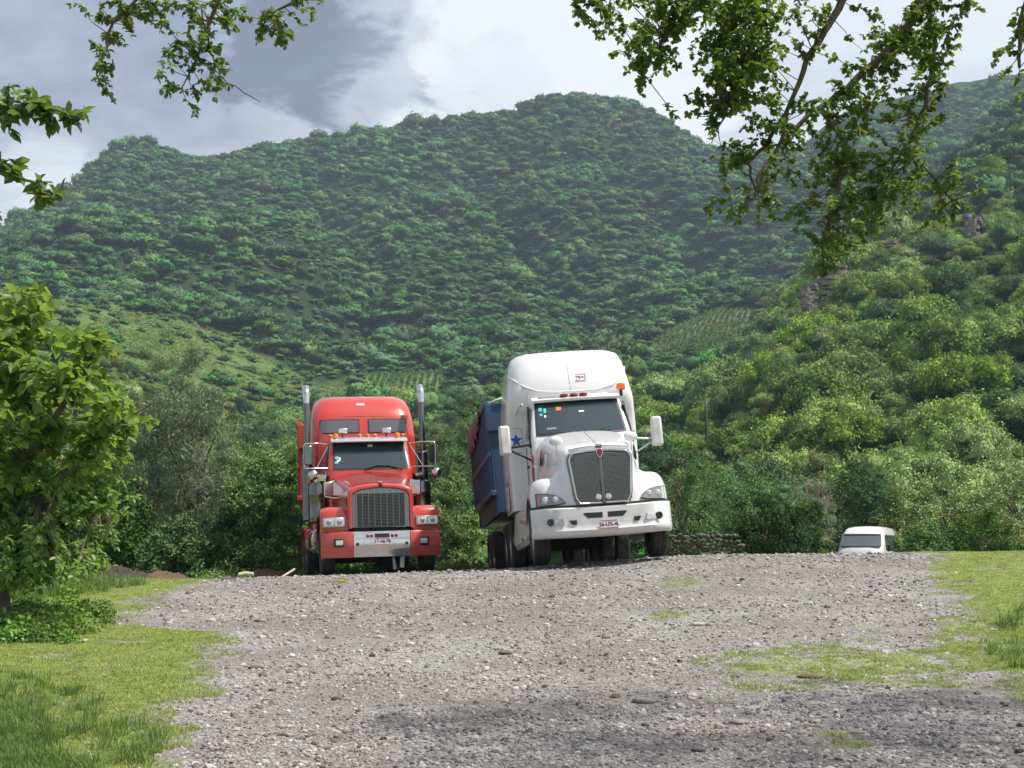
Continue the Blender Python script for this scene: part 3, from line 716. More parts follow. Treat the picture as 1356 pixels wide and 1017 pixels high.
# rough grass and low plants on the open hillside
tuft_src = [crown('weed_tuft_mesh', 520 + k, M['grass'], (.7, .7, 0.5), 6, 60, 0.36, 'bush', 0.5, 0.05, clump_r=0.4, core=0) for k in range(3)]
n = 110000; u = RNG.uniform(-0.5, 0.05, n); rr = RNG.uniform(130, 520, n); y = rr / np.sqrt(1 + u * u); x = u * y; z = height(x, y)
a_, b2_, c2_ = zone(x, y, z); ok = a_ & ~c2_ & (sn(x, y, 0.12, 0.3) + RNG.normal(0, .5, n) > -0.3); x, y, z = x[ok], y[ok], z[ok]; n = len(x)
rot = np.zeros((n, 3)); rot[:, 2] = RNG.uniform(0, 6.28, n); s_ = RNG.uniform(0.3, 0.8, (n, 1))
scatter('meadow_weeds', M['grass'], np.stack([x, y, z - 0.05], 1), rot, np.concatenate([s_, s_, s_ * 0.8], 1), RNG.integers(0, 3, n), tuft_src)
print('crops', len(P3), 'meadow', n)

# rock ledges, the summit cliff
def rock_mat():
    m = principled('rock', (0.20, 0.165, 0.14), 0.95, bump=(0.9, 0.9, 0.25), vary=(0.5, (0.10, 0.088, 0.08), 0.8)); return m
M['rock'] = rock_mat()
def ledge_rock(px, py, Y, wpx, hpx, label, name='rock_outcrop', group=None, layers=12, seed=0, fwd=0.55):
    g = random.Random(seed); ptc = at(px, py + hpx / 2, Y); W = wpx * Y / F_PX; H = hpx * Y / F_PX * 1.25
    base = Vector((ptc.x, Y, ptc.z - H * 0.1))
    o = tag(empty(name, base), label, 'rock', group)
    z = 0
    for k in range(layers):
        h_ = H * 1.15 / layers; b_ = MB(); n = 15
        cxo = g.uniform(-.16, .16) * W; ww = W * g.uniform(.75, 1.08) * (1 - 0.28 * k / layers); dd = W * fwd * g.uniform(.75, 1.15)
        ring0 = []; ring1 = []
        for q in range(n):
            a = 2 * math.pi * q / n; rad_ = g.uniform(.60, 1.0)
            ring0.append((cxo + math.cos(a) * ww / 2 * rad_, math.sin(a) * dd / 2 * rad_ + dd * .25 + k * dd * .05, z))
            ring1.append((cxo + math.cos(a) * ww / 2 * rad_ * .96, math.sin(a) * dd / 2 * rad_ * .96 + dd * .25 + k * dd * .05, z + h_ * g.uniform(.75, 1.0)))
        b_.loft([ring0, ring1]); b_.build('slab', M['rock'], o, smooth=25); z += h_ * .88
    return o
for q in ((1292, 312, 285, 30, 52, 'tall reddish stack of layered rock standing out of the wooded slope'),
          (1308, 300, 300, 26, 30, 'short layered rock beside the tall reddish rock stack'),
          (1245, 285, 318, 66, 26, 'grey ledge of layered rock under the highest trees of the near slope'),
          (1110, 372, 262, 54, 40, 'broken grey ledge of rock at the toe of the near slope by the hanging leaves'),
          (1160, 352, 275, 60, 26, 'low dark rock ledge between bushes on the near slope'),
          (1190, 330, 285, 44, 24, 'grey rock step above the low dark rock ledge'),
          (1075, 395, 258, 34, 34, 'pale grey rock at the lower end of the ledges')):
    ledge_rock(*q[:5], q[5], seed=int(q[0]))
for i, (px, py, wv, hv, lb) in enumerate(((742, 184, 50, 24, 'low wide grey cliff below the shoulder of the summit'), (786, 180, 46, 30, 'grey cliff directly under the flat summit of the mountain'), (820, 176, 34, 34, 'tallest narrow grey cliff under the summit of the mountain'), (852, 182, 40, 24, 'grey cliff where the summit begins to drop towards the saddle'))):
    ledge_rock(px, py, 955, wv, hv, lb, 'cliff', 'cliffs below the summit', 6, 40 + i, 0.8)

# tall thin columnar cacti above the wood, and bare pale stems
def cactus(px, py_top, py_base, Y, label, arms):
    p0 = at(px, py_base, Y); H = (py_base - py_top) * Y / F_PX
    o = tag(empty('columnar_cactus', (p0.x, Y, p0.z - 1.5)), label, 'cactus', None)
    b_ = MB(); b_.tube([(0, 0, 0), (0.03, 0, H * .6), (0, 0, H + 1.4), (0, 0, H + 1.5)], [0.11, 0.13, 0.11, 0.04], 9); b_.build('stem', M['cactus'], o, smooth=60)
    for dx, h0, h1 in arms:
        b_ = MB(); b_.tube([(0, 0, H * h0 + 1.5), (dx * .8, 0, H * h0 + 1.55), (dx, 0, H * h0 + 1.9), (dx, 0, H * h1 + 1.5)], [0.07, 0.08, 0.085, 0.04], 8); b_.build('arm', M['cactus'], o, smooth=60)
M['cactus'] = principled('cactus_skin', (0.032, 0.045, 0.026), 0.7, bump=(20, .5, .02))
cactus(1161, 456, 492, 170, 'single tall columnar cactus rising above the sunlit crowns of the near slope', [])
cactus(935, 536, 560, 120, 'branched columnar cactus above the bushes beside the white truck mirror', [(0.5, .3, .95), (-0.45, .2, .8)])
cactus(1126, 458, 485, 172, 'pair of thin cactus stems beside the tallest cactus', [(0.45, .1, .9)])

# ------------------------------------------------------------------ trees and bushes round the yard
Y_KIND = {'grey': ('leaf_grey', 22000, 0.11, 0.45, 70, 0.24, 0.25, 0.0), 'bright': ('leaf_bright', 22000, 0.095, 0.0, 76, 0.24, 0.6, 0.35), 'dark': ('leaf_dark', 18000, 0.10, 0.0, 70, 0.25, 0.6, 0.3),
          'mid': ('leaf_mid', 22000, 0.09, 0.0, 80, 0.24, 0.5, 0.3), 'pale': ('leaf_pale', 22000, 0.095, 0.0, 76, 0.24, 0.6, 0.35)}
def yard_tree(kind, px, Y, top, width, name, label, cat='tree', k=0):
    mat, n, size, droop, clumps, cr_, nar, core = Y_KIND[kind]
    x = at(px, 700, Y).x; z0 = hz(x, Y) - 0.12
    H = at(px, top, Y).z - z0; rad = width * Y / F_PX / 2
    ca = cr_ * min(rad, H / 2)
    zb = H * (0.30 if kind == 'grey' else 0.12)
    cm = crown(name + '_crown_mesh', int(px * 7 + Y), M[mat], (rad - ca * .5, rad - ca * .5, H - zb - ca * .6), clumps, n, size, 'bush', 0.25, zb, droop, ca, 0.6, 0.8, core, nar, 0.4)
    tm = trunk_mesh(name + '_trunk_mesh', int(px * 3 + Y), H * .8, 0.035 * H ** .8, rad * .6, M['bark'], 6)
    return tree(name, label, None, (cm, tm), (x, Y, z0), 1.0, 1.0, 0.0, cat)
for a in (
 ('grey', 240, 44, 452, 165, 'willow_tree', 'grey-green feathery tree with drooping twigs behind the big-leaved tree', 'tree', 0),
 ('grey', 205, 58, 420, 95, 'willow_tree', 'thin tall feathery tree top rising behind the grey-green drooping tree', 'tree', 1),
 ('grey', 300, 50, 560, 90, 'willow_tree', 'small grey-green feathery tree between the drooping tree and the bright bushes', 'tree', 1),
 ('bright', 345, 42.5, 588, 135, 'green_bush', 'bright green bush beside the red trailer', 'bush', 0),
 ('bright', 305, 60, 540, 140, 'green_tree', 'bright green spreading tree behind the bright bush near the red trailer', 'tree', 1),
 ('bright', 395, 62, 590, 90, 'green_tree', 'bright green tree partly hidden behind the red trailer', 'tree', 0),
 ('dark', 130, 42, 585, 170, 'dark_bush', 'dark shaded bush behind the big-leaved tree', 'bush', 0),
 ('dark', 235, 41, 680, 120, 'dark_bush', 'low dark bush under the grey-green drooping tree', 'bush', 1),
 ('dark', 300, 43.5, 668, 90, 'dark_bush', 'dark shaded bush behind the strip of brown soil', 'bush', 0),
 ('dark', 60, 46, 600, 150, 'dark_bush', 'dark bush deep behind the trunk of the big-leaved tree', 'bush', 1),
 ('bright', 598, 47, 622, 95, 'green_bush', 'mid green feathery bush between the two trucks', 'bush', 1),
 ('dark', 585, 76, 545, 130, 'dark_tree', 'dark green tree behind the bush between the two trucks', 'tree', 0),
 ('mid', 650, 84, 478, 150, 'green_tree', 'rounded green tree rising behind the blue trailer', 'tree', 0),
 ('dark', 540, 88, 540, 110, 'dark_tree', 'dark green tree behind the sleeper of the red truck', 'tree', 1),
 ('mid', 905, 55, 612, 100, 'green_bush', 'mid green bush close beside the white truck above the stone wall', 'bush', 1),
 ('mid', 925, 66, 575, 120, 'green_tree', 'mid green tree beyond the bush next to the white truck', 'tree', 0),
 ('dark', 1010, 50, 648, 140, 'mesquite_tree', 'dark green low spreading tree between the stone wall and the van', 'tree', 0),
 ('mid', 985, 60, 600, 190, 'green_tree', 'broad mid green tree behind the dark low spreading tree', 'tree', 1),
 ('mid', 1070, 56, 655, 70, 'green_bush', 'small green bush just beside the dark mirror of the van', 'bush', 0),
 ('grey', 1075, 64, 618, 70, 'grey_bush', 'greyish half bare bush on the eroded bank', 'bush', 0),
 ('dark', 1140, 78, 600, 120, 'dark_tree', 'dark green tree behind the roof of the white van', 'tree', 1),
 ('pale', 1195, 66, 655, 70, 'green_bush', 'bright yellow-green bush just beyond the white van', 'bush', 0),
 ('pale', 1255, 60, 610, 170, 'flowering_bush', 'wide pale green bush with white flower specks next to the crest of the yard', 'bush', 1),
 ('pale', 1345, 58, 590, 150, 'flowering_bush', 'tall pale green bush beside the wide bush with white flower specks', 'bush', 0),
 ('mid', 1300, 52, 672, 150, 'green_bush', 'low fine-leaved bush in front of the tall pale bush', 'bush', 0),
 ('mid', 1225, 52, 690, 90, 'green_bush', 'low green bush at the foot of the wide flowering bush', 'bush', 1)):
    yard_tree(*a)
# white flower specks on the wide bush
g = np.random.default_rng(77); fl = MB()
wx, wy = at(1290, 700, 57).x, 57
for _ in range(150):
    px = g.uniform(1195, 1356); py = g.uniform(608, 690); p = at(px, py, g.uniform(55.0, 57.5)); s_ = g.uniform(.014, .034)
    fl.add([p + Vector((-s_, 0, 0)), p + Vector((0, -s_ * .4, -s_ * .4)), p + Vector((s_, 0, 0)), p + Vector((0, s_ * .4, s_))], [(0, 1, 2, 3)])
fl_o = fl.build('flowers', principled('white_petals', (0.55, 0.56, 0.40), 0.8), None, smooth=0, fix=False)
fl_o['kind'] = 'stuff'
fo = [o for o in COL.objects if o.name.startswith('flowering_bush')][0]
fl_o.parent = fo; fl_o.matrix_parent_inverse = Matrix.LocRotScale(fo.location, fo.rotation_euler, fo.scale).inverted()

# ------------------------------------------------------------------ the two trees that frame the view
def limb_mesh(name, paths, parent, mat):
    for pts, r0, r1 in paths:
        b_ = MB(); n = len(pts); b_.tube(pts, [r0 + (r1 - r0) * i / (n - 1) for i in range(n)], 7, True)
        b_.build(name, mat, parent, smooth=180, fix=False)
def bend(pts, n, jit, g):
    """resample a polyline and let it wander"""
    pts = [Vector(p) for p in pts]; out_ = []
    for i in range(len(pts) - 1):
        for k in range(n):
            t = k / n; p = pts[i].lerp(pts[i + 1], t)
            if 0 < i + k: p = p + Vector((g.uniform(-jit, jit), g.uniform(-jit, jit), g.uniform(-jit, jit)))
            out_.append(p)
    out_.append(pts[-1]); return out_
def sprays(anchor_paths, blobs, g, depth, per_area, twig, leaf_len, leaf_wd, n_leaf, rosette, droop, tint_mu=0.5):
    """twigs that reach from the limbs to points in the blobs, leaves set along each twig.
    blobs: (world centre, rx, rz, weight)"""
    anchors = [p for pth in anchor_paths for p in pth]
    A = np.array([tuple(p) for p in anchors])
    pos = []; ax = []; nr_ = []; ln = []; tn = []; tw = []
    for c, rx, rz, wgt_ in blobs:
        n = max(1, int(per_area * rx * rz * wgt_))
        for _ in range(n):
            a = g.uniform(0, 2 * math.pi); q = math.sqrt(g.random())
            e = Vector((c.x + math.cos(a) * q * rx, c.y + g.uniform(-depth, depth), c.z + math.sin(a) * q * rz))
            d = np.linalg.norm((A - np.array(e)) * np.array([1, 0.6, 1]), axis=1); k = int(np.argmin(d + np.random.default_rng(int(a * 1e6)).uniform(0, .12, len(d))))
            s_ = anchors[k]; full = e - s_
            if full.length > twig:
                s2 = e - full.normalized() * twig
            else: s2 = s_
            mid = s2.lerp(e, 0.5) + Vector((g.uniform(-.04, .04), g.uniform(-.04, .04), g.uniform(0.0, .05)))
            tw.append((s_, s2, mid, e))
            tint = min(1, max(0, g.gauss(tint_mu, 0.22)))
            m_ = n_leaf + g.randint(-2, 2)
            for j in range(m_):
                t = (j + g.random()) / m_
                p = s2.lerp(mid, t * 2) if t < .5 else mid.lerp(e, t * 2 - 1)
                dirn = (e - s2); dirn = dirn.normalized() if dirn.length > 1e-6 else Vector((0, 0, -1))
                for r_ in range(rosette):
                    v = Vector((g.gauss(0, 1), g.gauss(0, 1), g.gauss(0, .7))).normalized() + dirn * 0.5 - Vector((0, 0, droop))
                    pos.append(tuple(p)); ax.append(tuple(v)); nr_.append((g.gauss(0, .5), g.gauss(0, .5), 1.0))
                    ln.append(leaf_len * g.uniform(.6, 1.2)); tn.append(min(1, max(0, tint + g.gauss(0, .15))))
    return np.array(pos), np.array(ax), np.array(nr_), np.array(ln), np.array(tn), tw
def twig_mesh(name, tw, r_, parent, mat):
    b_ = MB()
    for s_, s2, mid, e in tw:
        pts = [s_, s2, mid, e] if (s2 - s_).length > 0.02 else [s_, mid, e]
        b_.tube(pts, [r_ * (1 - .65 * i / (len(pts) - 1)) for i in range(len(pts))], 4, False)
    o = b_.build(name, mat, parent, smooth=180, fix=False); o['kind'] = 'stuff'; return o

# big-leaved tree at the edge of the grass
g = random.Random(11); Yb = 18.0
bx = at(12, 700, Yb).x; base = Vector((bx, Yb, gz(bx, Yb) - 0.1))
root = tag(empty('broadleaf_tree', base), 'big-leaved bushy tree with sunlit yellow-green leaves at the edge of the grass', 'tree')
def A(px, py, dy=0.0): return at(px, py, Yb + dy) - base
limbs = [([Vector((0, 0, 0)), A(5, 720), A(-8, 640), A(-30, 520)], .075, .05),
         ([A(5, 720), A(28, 640), A(40, 560), A(38, 470), A(55, 392)], .10, .012),
         ([A(-8, 640), A(50, 590, -.5), A(95, 520, -.8), A(125, 460, -.9)], .07, .010),
         ([A(8, 700), A(70, 640, -.3), A(120, 590, -.8), A(196, 537, -1.0)], .07, .010),
         ([A(20, 690), A(80, 660, .5), A(130, 620, .8), A(165, 590, .9)], .05, .010),
         ([A(-8, 640), A(10, 560, 1), A(20, 480, 1.2), A(5, 410, 1.2)], .06, .010),
         ([A(5, 720), A(60, 700, .5), A(110, 690, .6), A(140, 670, .6)], .05, .010),
         ([A(-30, 520), A(-90, 400, -.5), A(-110, 260, -1), A(-70, 190, -1.2), A(-10, 140, -1.3), A(60, 145, -1.3), A(112, 158, -1.3)], .08, .008),
         ([A(-110, 260, -1), A(-60, 225, -1.3), A(0, 222, -1.4), A(40, 240, -1.4), A(68, 262, -1.4)], .04, .008),
         ([A(-90, 400, -.5), A(-50, 330, -1.2), A(-8, 292, -1.4)], .04, .008)]
paths = [(bend(p, 4, 0.035, g), a, b_) for p, a, b_ in limbs]
limb_mesh('trunk', paths[:1], root, M['bark']); limb_mesh('limb', paths[1:], root, M['bark'])
def blob(px, py, rx, rz, dy=0.0, wt=1.0): return (A(px, py, dy), rx * Yb / F_PX, rz * Yb / F_PX, wt)
upper = [blob(40, 440, 50, 45, 0, 1.0), blob(55, 395, 14, 18, 0, .8), blob(105, 460, 36, 40, -.8, 1.0), blob(20, 520, 60, 60, 0, 1.2), blob(90, 540, 60, 55, -.6, 1.2),
         blob(160, 540, 46, 22, -.9, 1.0), blob(30, 610, 60, 50, -.3, 1.2), blob(120, 600, 52, 32, 0, 1.1), blob(-40, 480, 50, 90, 0, .8), blob(8, 400, 24, 26, 1, 1.0), blob(-40, 620, 40, 70, 0, .8)]
lower = [blob(60, 660, 75, 40, .2, 1.0), blob(125, 655, 45, 34, .6, 1.0), blob(20, 700, 60, 40, .4, 1.0), blob(85, 705, 55, 35, .6, 1.0), blob(-30, 700, 40, 40, .5, .8), blob(40, 735, 70, 40, -.6, .9), blob(100, 745, 40, 26, .4, .8), blob(0, 765, 50, 26, -.8, .9), blob(30, 750, 60, 30, -.3, 1.0), blob(70, 765, 50, 16, -.6, .8)]
spray = [blob(20, 140, 60, 26, -1.3, 1.5), blob(85, 152, 34, 12, -1.3, 1.5), blob(12, 222, 26, 18, -1.4, 1.4), blob(52, 252, 26, 17, -1.4, 1.5), blob(0, 290, 9, 8, -1.4, 1.5), blob(-60, 200, 50, 60, -1.2, .8), blob(5, 178, 24, 14, -1.3, 1.0)]
def leaves_of(pths, blobs, depth, per_area, twig, ll, wr, n_leaf, ros, droop, mat, name, parent, tint=.5, full=True):
    pos, ax, nr_, ln, tn, tw = sprays([p[0] for p in pths], blobs, g, depth, per_area, twig, ll, wr, n_leaf, ros, droop, tint)
    if full:
        v, f = leaf_full(pos, ax, nr_, ln, ln * wr); k = 8
    else:
        v, f = leaf_quads(pos, ax, nr_, ln, ln * wr); k = 4
    me = mesh_np(name, v, f, mat, False, np.repeat(tn, k)); o = link(name, me, parent); o['kind'] = 'stuff'
    print(name, len(pos)); return tw
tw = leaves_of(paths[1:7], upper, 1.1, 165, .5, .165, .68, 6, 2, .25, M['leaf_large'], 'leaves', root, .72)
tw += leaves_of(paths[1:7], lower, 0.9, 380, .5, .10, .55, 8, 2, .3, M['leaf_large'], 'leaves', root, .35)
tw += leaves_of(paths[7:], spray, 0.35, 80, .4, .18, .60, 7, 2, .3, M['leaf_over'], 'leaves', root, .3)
twig_mesh('twigs', tw, .011, root, M['bark'])

# tree standing beside the camera whose boughs hang into the top of the view
Yo = 7.2
root = tag(empty('overhanging_tree', (4.3, 6.2, gz(4.3, 6.2) - 0.1)), 'small-leaved tree whose twisted boughs hang down into the top of the view', 'tree')
base = Vector(root.location)
def B(px, py, dy=0.0): return at(px, py, Yo + dy) - base
hub = Vector((-.5, .4, 4.6))
limbs = [([Vector((0, 0, 0)), Vector((-.05, .1, 1.5)), Vector((-.2, .2, 3.2)), hub], .22, .13),
         ([hub, B(1200, -120), B(1115, 0), B(1090, 45), B(1062, 92), B(1043, 148), B(1032, 192)], .028, .007),
         ([B(1043, 148), B(1016, 190, .1), B(990, 214, .1), B(1000, 250, .1)], .013, .006),
         ([hub, B(1330, -90, .3), B(1225, 2, .3), B(1180, 62, .3), B(1130, 110, .3), B(1085, 142, .3), B(1040, 178, .3), B(1005, 230, .2), B(1000, 262, .2)], .032, .005),
         ([B(1225, 2, .3), B(1238, 60, .5), B(1228, 120, .5), B(1220, 160, .5), B(1195, 200, .5), B(1165, 260, .5)], .016, .005),
         ([B(1085, 142, .3), B(1120, 190, .2), B(1110, 250, .2), B(1090, 320, .2), B(1090, 365, .2)], .016, .006),
         ([B(1195, 200, .5), B(1230, 230, .6), B(1262, 265, .6)], .012, .006),
         ([B(1115, 0), B(1010, -50, -.3), B(930, -10, -.4), B(880, 50, -.4), B(850, 95, -.4)], .016, .004),
         ([B(1010, -50, -.3), B(960, 40, -.4), B(985, 100, -.4), B(950, 170, -.4)], .012, .004),
         ([hub, B(1380, -60, .5), B(1352, 30, .5), B(1350, 90, .5)], .03, .008),
         ([B(1330, -90, .3), B(1290, -30, 0), B(1280, 5, 0)], .02, .006),
         ([hub, B(1000, -280, .2), B(600, -220, .3), B(330, -120, .3), B(290, 0, .3), B(268, 60, .3), B(240, 118, .3)], .030, .003),
         ([B(330, -120, .3), B(215, -30, .3), B(150, 28, .3), B(128, 100, .3), B(148, 132, .3)], .012, .003),
         ([B(600, -220, .3), B(440, -60, .4), B(385, 5, .4), B(345, 30, .4), B(378, 60, .4)], .012, .003),
         ([B(290, 0, .3), B(265, 10, .3), B(285, 85, .3), B(300, 110, .3), B(345, 135, .3)], .006, .002),
         ([B(1000, -280, .2), B(860, -120, -.2), B(790, -30, -.3), B(760, 8, -.3)], .025, .006)]
paths = [(bend(p, 4, 0.009, g), a, b_) for p, a, b_ in limbs]
limb_mesh('trunk', paths[:1], root, M['bark']); limb_mesh('bough', paths[1:], root, M['bark'])
def blob(px, py, rx, rz, dy=0.0, wt=1.0): return (B(px, py, dy), rx * Yo / F_PX, rz * Yo / F_PX, wt)
top = [blob(790, 12, 30, 14, -.3, .8), blob(850, 25, 55, 30, -.4, 1.2), blob(860, 72, 34, 28, -.4, 1.0), blob(845, 98, 14, 8, -.4, 1.0), blob(960, 30, 70, 45, -.4, 1.35), blob(1040, 8, 60, 18, -.3, 1.0),
       blob(985, 95, 48, 40, -.4, 1.3), blob(935, 122, 34, 20, -.4, 1.1), blob(965, 150, 28, 24, -.4, 1.2), blob(1010, 140, 20, 40, -.2, .6), blob(1085, 85, 14, 12, .1, .6), blob(1120, 110, 30, 22, .3, .8),
       blob(1165, 40, 30, 25, .3, .7), blob(1190, 70, 34, 34, .4, 1.0), blob(1230, 30, 40, 30, .4, 1.1), blob(1230, 85, 18, 40, .5, 1.0), blob(1180, 120, 36, 30, .4, .9), blob(1225, 145, 14, 25, .5, .9),
       blob(1290, 6, 24, 9, 0, 1.0), blob(1348, 50, 16, 34, .5, 1.2), blob(1352, 130, 8, 10, .5, .8), blob(1060, 170, 30, 20, .2, .9), blob(1130, 165, 40, 26, .3, 1.0), blob(1000, 186, 30, 14, .2, .8)]
hang = [blob(960, 205, 26, 16, .1, 1.0), blob(965, 275, 30, 20, .1, .9), blob(1003, 296, 24, 14, .1, .8), blob(1060, 220, 44, 40, .2, .75), blob(1110, 225, 46, 44, .3, .8), blob(1080, 290, 36, 36, .2, .8), blob(1150, 275, 50, 40, .4, 1.0), blob(1205, 260, 34, 24, .5, 1.0), blob(1125, 320, 30, 26, .3, .8),
        blob(1190, 225, 34, 36, .5, 1.1), blob(1215, 180, 24, 20, .5, 1.0), blob(1248, 258, 30, 30, .6, 1.2), blob(1270, 280, 14, 20, .6, 1.2), blob(1160, 300, 40, 20, .4, 1.1), blob(1100, 335, 30, 24, .2, .8), blob(1088, 362, 14, 14, .2, .9), blob(1010, 245, 18, 18, .1, .6), blob(1150, 225, 30, 30, .4, 1.0)]
left = [blob(140, 28, 36, 18, .3, .8), blob(128, 80, 18, 22, .3, .8), blob(150, 118, 12, 16, .3, .7), blob(185, 10, 40, 14, .3, 1.1), blob(235, 20, 40, 26, .3, .8), blob(265, 70, 34, 36, .3, .9), blob(235, 125, 24, 18, .3, .8), blob(272, 118, 16, 16, .3, .7),
        blob(320, 20, 36, 24, .4, .9), blob(365, 45, 26, 24, .4, .9), blob(400, 15, 32, 16, .4, .8), blob(225, 62, 14, 26, .3, .7)]
off = [blob(900, -90, 120, 60, 0, .7), blob(1150, -90, 160, 60, .3, .7), blob(300, -90, 160, 50, .3, .5), blob(600, -220, 160, 70, .2, .4)]
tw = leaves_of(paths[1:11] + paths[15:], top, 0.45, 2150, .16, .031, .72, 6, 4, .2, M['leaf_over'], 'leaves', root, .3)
tw += leaves_of(paths[1:11], hang, 0.5, 1250, .16, .031, .72, 6, 4, .25, M['leaf_over'], 'leaves', root, .85)  # sunlight put into the tint: hanging leaves lighter than the silhouetted top ones
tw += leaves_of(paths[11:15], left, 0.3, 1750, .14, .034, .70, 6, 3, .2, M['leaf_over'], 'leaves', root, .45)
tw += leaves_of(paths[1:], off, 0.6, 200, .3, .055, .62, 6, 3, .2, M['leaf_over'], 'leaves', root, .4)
twig_mesh('twigs', tw, .0026, root, M['bark'])
# crown overhead, out of view, whose shade dapples the gravel
crown_o = link('crown', crown('overhead_crown_mesh', 901, M['leaf_over'], (4.0, 2.4, 1.3), 50, 10500, 0.085, 'dome', 0.5, 0.0, clump_r=0.7, core=0), root)
crown_o.location = (2.6, 3.0, 8.2)

# ------------------------------------------------------------------ gravel stones, grass
def stone_mesh(name, seed, mat, flat=0.6, sub=1):
    bm = bmesh.new(); bmesh.ops.create_icosphere(bm, subdivisions=sub, radius=1.0); g_ = random.Random(seed)
    o_ = Vector((g_.uniform(0, 50), g_.uniform(0, 50), g_.uniform(0, 50)))
    sx, sy = g_.uniform(.7, 1.1), g_.uniform(.6, 1.0)
    for v in bm.verts:
        k = 1 + 0.42 * mnoise.noise(v.co * 1.3 + o_) + 0.15 * mnoise.noise(v.co * 3 + o_)
        v.co = Vector((v.co.x * sx, v.co.y * sy, v.co.z * flat)) * k
    me = bpy.data.meshes.new(name); bm.to_mesh(me); bm.free(); me.materials.append(mat)
    if sub > 1: me.polygons.foreach_set('use_smooth', np.ones(len(me.polygons), dtype=bool))
    return me
def stone_mat():
    m = bpy.data.materials.new('stone'); m.use_nodes = True; t = m.node_tree; p = t.nodes['Principled BSDF']; p.inputs['Roughness'].default_value = 0.85; p.inputs['Specular IOR Level'].default_value = 0.25
    oi = N(t, 'ShaderNodeObjectInfo')
    r_ = ramp(t, [(0.0, (0.10, 0.094, 0.092)), (0.2, (0.19, 0.176, 0.172)), (0.48, (0.305, 0.280, 0.272)), (0.66, (0.375, 0.332, 0.318)), (0.84, (0.425, 0.400, 0.388)), (0.96, (0.51, 0.49, 0.47)), (1.0, (0.60, 0.585, 0.56))]); L(t, oi.outputs['Random'], r_.inputs[0])
    tcx = N(t, 'ShaderNodeTexCoord'); n = N(t, 'ShaderNodeTexNoise', i_Scale=2.2, i_Detail=6.0); L(t, tcx.outputs['Object'], n.inputs['Vector'])
    c = mixc(t, 0.55, r_.outputs[0], mixc(t, n.outputs[0], (0.55, 0.5, 0.47), (1, 1, 1)), 'MULTIPLY'); L(t, c, p.inputs['Base Color']); return m
M['stone'] = stone_mat()
st_src = [stone_mesh('gravel_stone_mesh', 700 + k, M['stone'], 0.45 + 0.07 * (k % 4)) for k in range(10)]
n = 95000; yy = 8.6 + 21 * RNG.random(n) ** 1.75; xx = RNG.uniform(-0.40, 0.40, n) * yy * 1.05
zz = ground(xx, yy); gm = grass_amount(xx, yy, zz)
ok = RNG.random(n) > np.clip(gm * 1.25 - 0.1, 0, 0.97)
ok &= RNG.random(n) < 0.55 + 0.45 * (sn(xx, yy, 1.3, 0.9) + 0.6 * sn(xx, yy, 3.1, 2.0) > -0.35)
xx, yy, zz = xx[ok], yy[ok], zz[ok]; n = len(xx)
sz = np.clip(RNG.lognormal(math.log(0.0108), 0.5, n), 0.006, 0.05) * np.interp(yy, [8, 16, 30], [0.95, 1.15, 1.5])
rot = np.stack([RNG.normal(0, .25, n), RNG.normal(0, .25, n), RNG.uniform(0, 6.28, n)], 1)
scatter('gravel', M['stone'], np.stack([xx, yy, zz + sz * 0.12], 1), rot, np.stack([sz] * 3, 1), RNG.integers(0, 10, n), st_src)
print('gravel', n)
def blade_tuft(name, seed, mat, n_b, h, spread, lean, wd):
    g_ = np.random.default_rng(seed); V = []; F = []; T = []
    for k in range(n_b):
        a = g_.uniform(0, 6.28); r_ = spread * math.sqrt(g_.random()); b0 = np.array([math.cos(a) * r_, math.sin(a) * r_, -0.01])
        d = g_.uniform(0, 6.28); l = abs(g_.normal(lean, lean * .5)); hh = h * g_.uniform(.5, 1.15); dv = np.array([math.cos(d), math.sin(d), 0]); sv = np.array([-math.sin(d), math.cos(d), 0]) * wd / 2
        m1 = b0 + dv * hh * l * .35 + np.array([0, 0, hh * .6]); tp = b0 + dv * hh * l + np.array([0, 0, hh * (1 - .25 * l)])
        o = len(V); V += [b0 - sv, b0 + sv, m1 + sv * .8, m1 - sv * .8, tp]; F += [(o, o + 1, o + 2), (o, o + 2, o + 3), (o + 3, o + 2, o + 4)]; T += [g_.uniform(.2, 1)] * 5
    return mesh_np(name, np.array(V), np.array(F), mat, False, np.array(T))
turf_src = [blade_tuft('turf_tuft_mesh', 740 + k, M['grass'], 16, 0.034, 0.06, 0.9, 0.006) for k in range(5)]
n = 150000; yy = 8.6 + 22 * RNG.random(n) ** 1.5; xx = RNG.uniform(-0.42, 0.42, n) * yy * 1.05
ok = (xx < -0.7) | (xx > 0.8); xx, yy = xx[ok], yy[ok]; zz = ground(xx, yy); gm = grass_amount(xx, yy, zz)
ok = RNG.random(len(xx)) < np.clip(gm * 1.25 - 0.04 + 0.3 * sn(xx, yy, 4.0, .2) * (gm > 0.1) - 0.25 * (sn(xx, yy, 1.5, 2.2) > 0.45), 0, 1); xx, yy, zz, gm = xx[ok], yy[ok], zz[ok], gm[ok]; n = len(xx)
rot = np.zeros((n, 3)); rot[:, 2] = RNG.uniform(0, 6.28, n); s_ = RNG.uniform(.6, 1.3, n) * np.interp(gm, [0, .5, 1], [.6, .9, 1.1])
scatter('turf', M['grass'], np.stack([xx, yy, zz + 0.012], 1), rot, np.stack([s_, s_, s_ * RNG.uniform(.6, 1.3, n)], 1), RNG.integers(0, 5, n), turf_src)
print('turf', n)
long_src = [blade_tuft('long_grass_mesh', 750 + k, M['grass_long'], 18, 0.17, 0.07, 0.75, 0.008) for k in range(5)]
P_ = []
